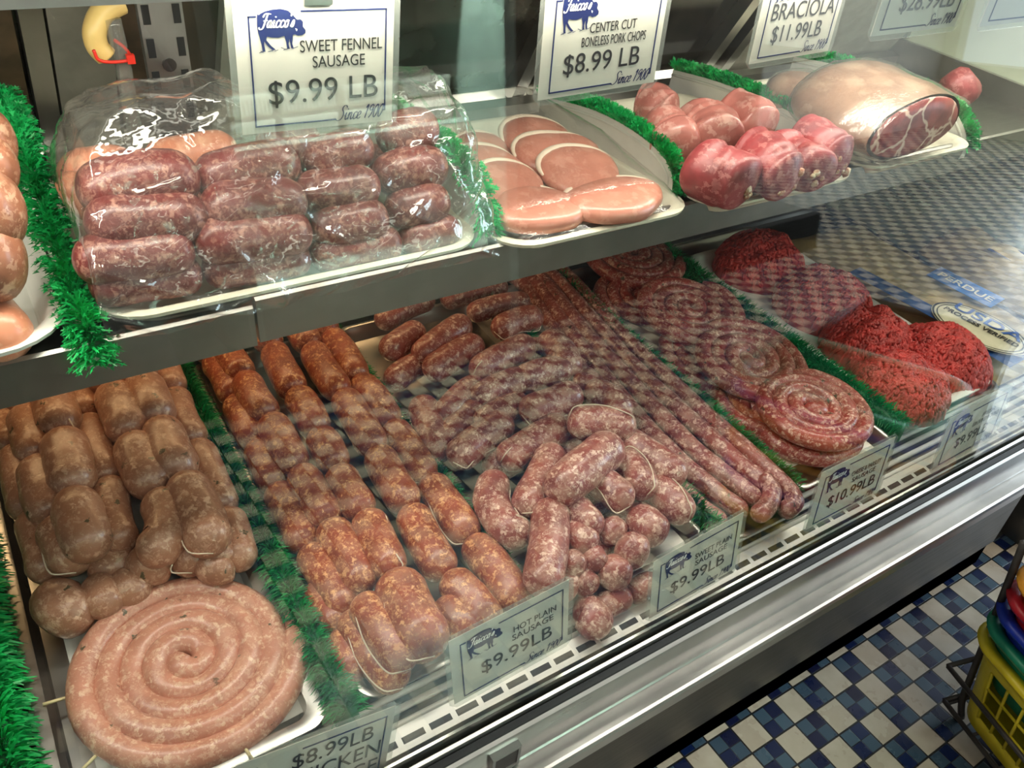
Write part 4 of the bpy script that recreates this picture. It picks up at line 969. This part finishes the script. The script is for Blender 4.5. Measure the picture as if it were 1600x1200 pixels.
bg = bag([(1.388, .075, 0), (1.60, .075, 0), (1.61, .60, 0), (1.388, .60, 0)], -.02, .050, 'bag', 'golden and blue plastic chicken bag lying right of the ground beef')
H0 = .0375
def stick(name, g, mat, parent, c, xd, size):
    """print on a package: g in unit coordinates, laid on the deck-parallel plane"""
    x = Vector(xd).normalized(); nrm = Vector((0, -sin(radians(2.2)), cos(radians(2.2)))); x = (x-nrm*x.dot(nrm)).normalized(); y = nrm.cross(x)
    for i, p in enumerate(g.v): g.v[i] = Vector(c)+x*(p.x*size)+y*(p.y*size)+nrm*(p.z*size)
    return sub(name, g, mat, parent, smooth=False)
oc = on_deck(1530, 512, H0); od = Vector((.12, -1, 0))
def oval(a, b, n=48, inner=None):
    g = G()
    if inner is None: g.add([(a*cos(2*pi*i/n), b*sin(2*pi*i/n), 0) for i in range(n)], [list(range(n))])
    else:
        vs = []
        for f in (1, inner): vs += [(a*f*cos(2*pi*i/n), b*f*sin(2*pi*i/n), 0) for i in range(n)]
        g.add(vs, [(i, (i+1) % n, n+(i+1) % n, n+i) for i in range(n)])
    return g
sg = bg
lab_o = stick('bag_label', oval(.088, .062), 'bag_cream', sg, oc, od, 1.0)
nr = Vector((0, 0, .0008))
stick('label_ring', oval(.087, .061, inner=.955), 'ink', sg, oc+nr, od, 1.0); stick('label_ring', oval(.079, .054, inner=.97), 'ink', sg, oc+nr, od, 1.0)
g = G().box(-.066, .066, -.030, .030, 0, .0004); stick('brand_panel', g, 'label_blue', sg, on_deck(1508, 448, H0+.002), od, 1.0)
g = G().box(-.080, .080, -.055, .055, 0, .0004); stick('blue_corner', g, 'bag_blue', sg, Vector((1.43, .10, deck_z(.10)+.032)), (1, .05, 0), .6)
g = G().box(-.10, .10, -.02, .02, 0, .0004); stick('blue_band', g, 'bag_blue', sg, Vector((1.395, .30, deck_z(.30)+.034)), od, 1.0)
def flat_text(name, s_, parent, c, xd, size, mat, sx=1.0):
    cu = bpy.data.curves.new(name, 'FONT'); cu.body = s_; cu.size = size; cu.align_x = 'CENTER'; cu.extrude = .0002; cu.materials.append(M[mat]); cu.offset = .0004
    o = bpy.data.objects.new(name, cu); COL.objects.link(o); o.parent = parent
    x = Vector(xd).normalized(); nrm = Vector((0, -sin(radians(2.2)), cos(radians(2.2)))); x = (x-nrm*x.dot(nrm)).normalized(); y = nrm.cross(x); c = Vector(c)-OFF[parent.name]
    o.matrix_local = Matrix(((x.x*sx, y.x, nrm.x, c.x), (x.y*sx, y.y, nrm.y, c.y), (x.z*sx, y.z, nrm.z, c.z), (0, 0, 0, 1))); return o
yv = Vector((1, .12, 0)).normalized()
flat_text('lettering', 'PERDUE', sg, on_deck(1508, 448, H0+.0032)-yv*.009, od, .030, 'white_ink', 1.05)
flat_text('lettering', 'USDA', sg, oc+nr*2+yv*.020, od, .042, 'oval_blue', 1.2)
flat_text('lettering', 'PROCESS VERIFIED', sg, oc+nr*2-yv*.002, od, .0185, 'ink', .92)
b2 = bag([(1.575, .10, 0), (1.69, .10, 0), (1.69, .42, 0), (1.590, .40, 0)], .03, .07, 'bag', 'second golden chicken bag stacked at the right edge')
pb = on_deck(1592, 402, .098)
g = G().box(-.05, .05, -.030, .030, 0, .0004); stick('brand_panel', g, 'navy', b2, pb, od, 1.0)
flat_text('lettering', 'P', b2, pb+nr*1.5-yv*.012+Vector((0, .030, .0011)), od, .040, 'bag_cream')

# ------------------------------------------------------------------ hose, clear tube and zip tie behind the shelf goods
hp = [on_y(188,4,.49), on_y(160,20,.485), on_y(148,48,.48), on_y(152,72,.48), on_y(166,88,.48)]
o = obj('yellow_hose', G().tube(catmull(hp, 8), .0105, 12), 'hose'); tag(o, 'yellowed plastic hose curving down from the hood at the upper left', 'hose')
tp = [on_y(176,30,.475), on_y(190,90,.475), on_y(206,180,.475), on_y(214,215,.475)]
o = obj('clear_tube', G().tube(catmull(tp, 6), .0075, 10), 'tube'); tag(o, 'clear plastic tube hanging beside the slotted steel post', 'tube')
zp = [on_y(146,78,.462), on_y(155,94,.462), on_y(180,97,.462), on_y(204,92,.462), on_y(196,76,.475), on_y(178,62,.48)]
o = obj('zip_tie', G().tube(catmull(zp, 6), .0016, 6), 'zip'); tag(o, 'red zip tie looped round the yellow hose', 'zip tie')
sub('lock_head', G().obox(on_y(204,92,.461), (.0035, 0, 0), (0, .003, 0), (0, 0, .004)), 'zip', o, smooth=False)

# ------------------------------------------------------------------ baskets on a wire rack, lower right
BC = Vector((1.254, -.352, 0)); bx = Vector((cos(radians(-15)), sin(radians(-15)), 0)); by = Vector((-bx.y, bx.x, 0))
def rloop(hx, hy, r, z, n=7):
    return [BC+bx*px+by*py+Vector((0, 0, z)) for px, py in rrect(-hx, hx, -hy, hy, r, n)]
def basket(zr, depth, mat, label, lattice=False):
    d = thing('shopping_basket', label, 'basket', BC+Vector((0, 0, zr-depth)), 'stacked shopping baskets')
    rim = G(); L = [rloop(.125, .185, .055, zr), rloop(.129, .189, .058, zr+.008), rloop(.121, .181, .052, zr+.014), rloop(.108, .168, .045, zr+.012), rloop(.106, .166, .044, zr)]
    n = len(L[0]); vs = [p for l in L for p in l]; fs = []
    for i in range(len(L)):
        for k in range(n): j = (i+1) % len(L); fs.append((i*n+k, i*n+(k+1) % n, j*n+(k+1) % n, j*n+k))
    sub('rim', rim.add(vs, fs), mat, d)
    w_ = G(); lv = [(0, .171, .111, .048)]
    def loop(t): k = 1-.16*t; return rloop(.112*k, .172*k, .048, zr-depth*t, 7)
    if not lattice:
        A = [loop(t) for t in (0, .3, .6, 1)]; vs = [p for l in A for p in l]; fs = []
        for i in range(3):
            for k in range(n): fs.append((i*n+k, i*n+(k+1) % n, (i+1)*n+(k+1) % n, (i+1)*n+k))
        fs.append([3*n+k for k in range(n)]); o = sub('wall', w_.add(vs, fs), mat, d)
        md = o.modifiers.new('t', 'SOLIDIFY'); md.thickness = .0025
    else:
        # solid corners, and a lattice of bars between them
        A = [loop(t) for t in (0, .18, .5, .82, 1)]; vs = [p for l in A for p in l]; fs = []
        for i in range(4):
            for k in range(n):
                straight = (k % 8 == 7)
                if i in (0, 3) and straight and i == 3: fs.append((i*n+k, i*n+(k+1) % n, (i+1)*n+(k+1) % n, (i+1)*n+k))
                elif straight and i > 0: continue
                else: fs.append((i*n+k, i*n+(k+1) % n, (i+1)*n+(k+1) % n, (i+1)*n+k))
        fs.append([4*n+k for k in range(n)])
        o = sub('wall', w_.add(vs, fs), mat, d); md = o.modifiers.new('t', 'SOLIDIFY'); md.thickness = .003
        lt_ = G(); T = loop(.18); Bm = loop(.82)
        for s_ in range(4):
            a0, a1 = T[(s_*8+7) % n], T[(s_*8+8) % n]; b0, b1 = Bm[(s_*8+7) % n], Bm[(s_*8+8) % n]; nb = 7 if s_ % 2 else 11
            for q in range(nb+1): f = q/nb; lt_.tube([a0.lerp(a1, f), b0.lerp(b1, f)], .0028, 5)
            for q in (.33, .66): lt_.tube([a0.lerp(b0, q), a1.lerp(b1, q)], .0028, 5)
        sub('lattice', lt_, mat, d)
basket(.225, .165, 'yellow', 'yellow lattice shopping basket at the bottom of the stack', True)
for i, (mt, lab) in enumerate((('green', 'green shopping basket just above the yellow one'), ('blue', 'blue shopping basket between a green and a red one'), ('red', 'red shopping basket above the blue one'), ('orange', 'lowest orange shopping basket of the stack'), ('maroon', 'maroon shopping basket between two orange ones'), ('orange', 'second orange shopping basket from the bottom of the stack'),
    ('blue', 'upper blue shopping basket of the stack'), ('green', 'green shopping basket at the very top of the stack'))):
    basket(.225+.036*(i+1), .10, mt, lab)
rk = thing('wire_rack', 'dark wire rack holding the coloured shopping baskets', 'rack', BC)
def W3(x, y, z): return BC+bx*x+by*y+Vector((0, 0, z))
HX, HY = .134, .194
sub('post', G().tube(catmull([on_z(1502, 1120, .002), on_z(1504, 1092, .06), on_z(1522, 1045, .13), on_z(1600, 848, .44)], 5), .0062, 8), 'wire', rk)
for sx, sy in ((-1, -1), (1, -1), (1, 1)): sub('post', G().tube([W3(sx*HX*1.05, sy*HY*1.03, 0), W3(sx*HX*1.02, sy*HY, .12), W3(sx*HX, sy*HY, .50)], .0065, 8), 'wire', rk)
for z, hx, hy in ((.05, .100, .160), (.135, .118, .178), (.48, .134, .194)):
    g = G(); q = [W3(-hx, -hy, z), W3(hx, -hy, z), W3(hx, hy, z), W3(-hx, hy, z), W3(-hx, -hy, z)]
    for a, b in zip(q, q[1:]): g.tube([a, b], .0045, 8)
    sub('rail', g, 'wire', rk)
g = G()
for k in range(6): y = -.17+k*.068; g.tube([W3(-.1, y*.9, .05), W3(.1, y*.9, .05)], .003, 6)
sub('floor_wire', g, 'wire', rk)

cr = thing('reflection_blocker', 'dark crate shape added beside the basket rack to block floor reflections', 'crate', W3(.30, 0, 0))  # added dark box that keeps mirrored floor tiles off the front glass here
def ploop(x0, x1, y0, y1, z): return [W3(x0, y0, z), W3(x1, y0, z), W3(x1, y1, z), W3(x0, y1, z)]
L5 = [ploop(.235, .56, -.17, .13, 0), ploop(.215, .58, -.19, .15, .44), ploop(.225, .57, -.18, .14, .44), ploop(.245, .55, -.16, .12, .02)]
sub('blocker_body', G().add([p for l in L5 for p in l], [(i*4+k, i*4+(k+1) % 4, (i+1)*4+(k+1) % 4, (i+1)*4+k) for i in range(3) for k in range(4)]+[(12, 13, 14, 15), (3, 2, 1, 0)]), 'black', cr, smooth=False)
g = G(); q = ploop(.212, .583, -.193, .153, .445)
for a, b in zip(q, q[1:]+q[:1]): g.tube([a, b], .010, 8)
sub('rim', g, 'black', cr)

# ------------------------------------------------------------------ across the aisle (seen mirrored in the front glass)
X0c, X1c = .58, 1.42
ck = thing('open_cooler', 'lit open cooler across the aisle, mirrored in the front glass', 'cooler', (1.0, -2.1, 0))
sub('kick_plate', G().box(X0c, X1c, -1.84, -1.80, 0, .13), 'black', ck, smooth=False)
sub('front_panel', G().box(X0c, X1c, -1.83, -1.78, .13, .36), 'dull', ck, smooth=False)
sub('back_panel', G().box(X0c, X1c, -2.40, -2.35, .13, 1.60), 'cooler', ck, smooth=False)
sub('end_wall', G().box(X0c-.04, X0c, -2.40, -1.79, 0, 1.60), 'cooler', ck, smooth=False)
sub('end_wall', G().box(X1c, X1c+.04, -2.40, -1.79, 0, 1.60), 'cooler', ck, smooth=False)
sub('well_floor', G().box(X0c, X1c, -2.35, -1.83, .30, .33), 'cooler', ck, smooth=False)
sub('top_panel', G().box(X0c-.04, X1c+.04, -2.40, -1.85, 1.60, 1.65), 'grey', ck, smooth=False)
for z in (.70, 1.12): sub('cooler_shelf', G().box(X0c, X1c, -2.35, -2.02, z, z+.022), 'cooler', ck, smooth=False)
sub('lamp_strip', G().box(X0c+.03, X1c-.03, -1.90, -1.86, 1.56, 1.59), 'cooler_lamp', ck, smooth=False)
for i in range(8):
    x = X0c+.12+.20*(i % 4); z = .722+.075*(i//4); y = -2.16
    d = thing('food_container', ('lower' if i < 4 else 'upper')+' clear food container, '+('first','second','third','fourth')[i % 4]+' stack in the cooler across the aisle', 'container', (x, y, z), 'containers in the cooler across the aisle')
    sub('tub', G().prism([(y-.07, z), (y+.07, z), (y+.082, z+.05), (y-.082, z+.05)], x-.085, x+.085), 'bag_cream', d, smooth=False)
    gl_ = G()
    for k in range(14): xx = x-.08+k*.0123; gl_.box(xx-.003, xx+.003, y+.078, y+.087, z+.012, z+.06)
    gl_.box(x-.088, x+.088, y-.085, y+.085, z+.052, z+.066); sub('lid', gl_, 'white_plastic', d, smooth=False)
for x0, x1, lab in ((-2.0, .5, 'dark shelving across the aisle left of the lit cooler'), (1.5, 3.1, 'dark shelving across the aisle right of the lit cooler')):
    sh = thing('store_shelving', lab, 'shelving', ((x0+x1)/2, -2.0, 0))
    sub('base', G().box(x0, x1, -2.3, -1.84, 0, .16), 'black', sh, smooth=False); sub('back_board', G().box(x0, x1, -2.3, -2.27, .16, 1.7), 'brown', sh, smooth=False)
    for z in (.45, .80, 1.15, 1.5): sub('shelf_board', G().box(x0, x1, -2.27, -1.90, z, z+.025), 'brown', sh, smooth=False)

# ------------------------------------------------------------------ the person taking the picture (mirrored as a dark shape)
person = thing('person', 'person in a dark coat holding up a phone, a dark reflection at the left', 'person', (-.06, -.70, 0))
def skin_mesh(name, joints, edges, root, mats, parent, pick, lv=2):
    me = bpy.data.meshes.new(name+'_cage'); off = OFF[parent.name]
    me.from_pydata([tuple(Vector(j[:3])-off) for j in joints], edges, []); o = bpy.data.objects.new(name, me); COL.objects.link(o)
    o.modifiers.new('skin', 'SKIN'); sv = me.skin_vertices[0].data
    for k, j in enumerate(joints): sv[k].radius = (j[3], j[4] if len(j) > 4 else j[3]); sv[k].use_root = (k == root)
    o.modifiers.new('sub', 'SUBSURF').levels = lv; o.modifiers['sub'].render_levels = lv
    dg_ = bpy.context.evaluated_depsgraph_get(); dg_.update(); m2 = bpy.data.meshes.new_from_object(o.evaluated_get(dg_)); bpy.data.objects.remove(o)
    n_ = bpy.data.objects.new(name, m2); COL.objects.link(n_); n_.parent = parent; OFF[n_.name] = off; m2.materials.clear()
    for mm in mats: m2.materials.append(M[mm])
    for f in m2.polygons: f.material_index = pick(f.center+off); f.use_smooth = True
    return n_
J = [(-.06,-.70,.84,.135,.10), (-.06,-.72,1.00,.125,.09), (-.06,-.71,1.15,.15,.10), (-.055,-.69,1.27,.075,.065), (-.05,-.66,1.34,.048),
     (.11,-.70,1.22,.062), (.235,-.64,.98,.05), (.13,-.49,1.20,.036), (.088,-.445,1.285,.026),
     (-.23,-.70,1.22,.062), (-.345,-.62,.99,.05), (-.17,-.48,1.20,.036), (-.098,-.44,1.285,.026),
     (.045,-.70,.74,.10), (.06,-.675,.45,.085), (.07,-.71,.12,.065), (.07,-.64,.05,.042,.035), (.08,-.55,.035,.034,.024),
     (-.165,-.70,.74,.10), (-.18,-.675,.45,.085), (-.19,-.71,.12,.065), (-.19,-.64,.05,.042,.035), (-.20,-.55,.035,.034,.024)]
Ed = [(0,1),(1,2),(2,3),(3,4),(2,5),(5,6),(6,7),(7,8),(2,9),(9,10),(10,11),(11,12),(0,13),(13,14),(14,15),(15,16),(16,17),(0,18),(18,19),(19,20),(20,21),(21,22)]
skin_mesh('body', J, Ed, 0, ['coat', 'trousers', 'skin', 'black'], person, lambda c: 3 if c.z < .09 else 1 if c.z < .76 else 2 if (c.z > 1.31 and abs(c.x+.05) < .07) else 0)
g = G(); vs = []; fs = []
for z, rx, ry in ((1.08, .165, .115), (.95, .185, .130), (.80, .215, .150), (.60, .240, .165), (.34, .262, .185), (.345, .254, .178), (.60, .232, .158), (.80, .207, .143), (1.00, .165, .115)):
    for k in range(28): a = 2*pi*k/28; q = 1+.035*sin(7*a)*(z < .9); vs.append((-.06+rx*q*cos(a), -.70+ry*q*sin(a), z))
for i in range(8):
    for k in range(28): fs.append((i*28+k, i*28+(k+1) % 28, (i+1)*28+(k+1) % 28, (i+1)*28+k))
sub('long_coat', g.add(vs, fs), 'coat', person)
hc = Vector((-.045, -.635, 1.435)); look = (Vector((0, -.43, 1.32))-hc).normalized(); hs = look.cross(Vector((0, 0, 1))).normalized(); hu = hs.cross(look)
def head_pt(a, b, k=1.0):
    d = Vector((cos(b)*sin(a), cos(b)*cos(a), sin(b))); x, y, z = d.x*.074, d.y*.095, d.z*.115
    if z < 0: x *= 1-.30*(-d.z)**1.3; y *= 1-.10*(-d.z)
    if d.y > .6: y += .022*exp(-((d.x)/.16)**2-((d.z+.12)/.18)**2)-.006*exp(-((abs(d.x)-.36)/.13)**2-((d.z-.10)/.10)**2)+.006*exp(-(d.x/.3)**2-((d.z+.48)/.07)**2)
    return hc+(hs*x+look*y+hu*z)*k
def dome(b0, b1, k, amin=-pi, amax=pi, na=32, nb=24):
    g = G(); vs = [head_pt(amin+(amax-amin)*i/na, b0+(b1-b0)*j/nb, k) for j in range(nb+1) for i in range(na+1)]
    return g.add(vs, [(j*(na+1)+i, j*(na+1)+i+1, (j+1)*(na+1)+i+1, (j+1)*(na+1)+i) for j in range(nb) for i in range(na)])
hd_ = sub('head', dome(-pi/2, pi/2, 1.0), 'skin', person)
for sx in (-1, 1):
    e = hc+hs*.030*sx+look*.083+hu*.012; sub('eye', G().tube([e-look*.006, e, e+look*.006], [.003, .011, .003], 10), 'white_ink', hd_)
    e2 = hc+hs*.077*sx-hu*.008; sub('ear', G().tube([e2+hu*.028-look*.004, e2+hs*.006*sx, e2-hu*.028], [.006, .013, .006], 8), 'skin', hd_)
mt_ = hc+look*.092-hu*.052; sub('mouth', G().tube([mt_-hs*.022, mt_+look*.006, mt_+hs*.022], [.002, .0055, .002], 8), 'maroon', hd_)
sub('hair', dome(.42, pi/2, 1.09), 'hair', person); sub('hair_back', dome(-.75, .5, 1.07, .9, 2*pi-.9), 'hair', person)
PB = -fw; pcn = CAM+PB*.014+RT*.045-UP*.02
ph = obj('phone', G().obox(pcn, RT*.074, UP*.036, PB*.004), 'black', smooth=False); tag(ph, 'black phone held up in front of the person', 'phone')
for sgn, wr_ in ((1, Vector((.088,-.445,1.285))), (-1, Vector((-.098,-.44,1.285)))):
    ed_ = pcn+RT*.074*sgn; pal = ed_.lerp(wr_, .5)+PB*.01; JJ = [(*wr_, .024, .018), (*pal, .030, .016)]; EE = [(0, 1)]
    for q in range(4):
        a = ed_+UP*(.030-.020*q)+PB*.008+RT*.012*sgn; b = a-PB*.016-RT*.006*sgn; c = b-RT*.030*sgn+UP*.002*q; k = len(JJ)
        JJ += [(*a, .009), (*b, .0085), (*c, .007)]; EE += [(1, k), (k, k+1), (k+1, k+2)]
    k = len(JJ); a = pal+UP*.012+PB*.012; b = ed_-RT*.012*sgn+PB*.014+UP*.004; c = ed_-RT*.038*sgn+PB*.010; JJ += [(*a, .011), (*b, .0095), (*c, .008)]; EE += [(1, k), (k, k+1), (k+1, k+2)]
    skin_mesh('hand', JJ, EE, 0, ['skin'], person, lambda c: 0)

# lettering becomes real meshes
dg = bpy.context.evaluated_depsgraph_get(); dg.update()
for o in [o for o in COL.objects if o.type == 'FONT']:
    me = bpy.data.meshes.new_from_object(o.evaluated_get(dg)); nm = o.name; par = o.parent; ml = o.matrix_basis.copy(); lb = o.get('label')
    bpy.data.objects.remove(o); n_ = bpy.data.objects.new(nm, me); COL.objects.link(n_); n_.parent = par; n_.matrix_basis = ml
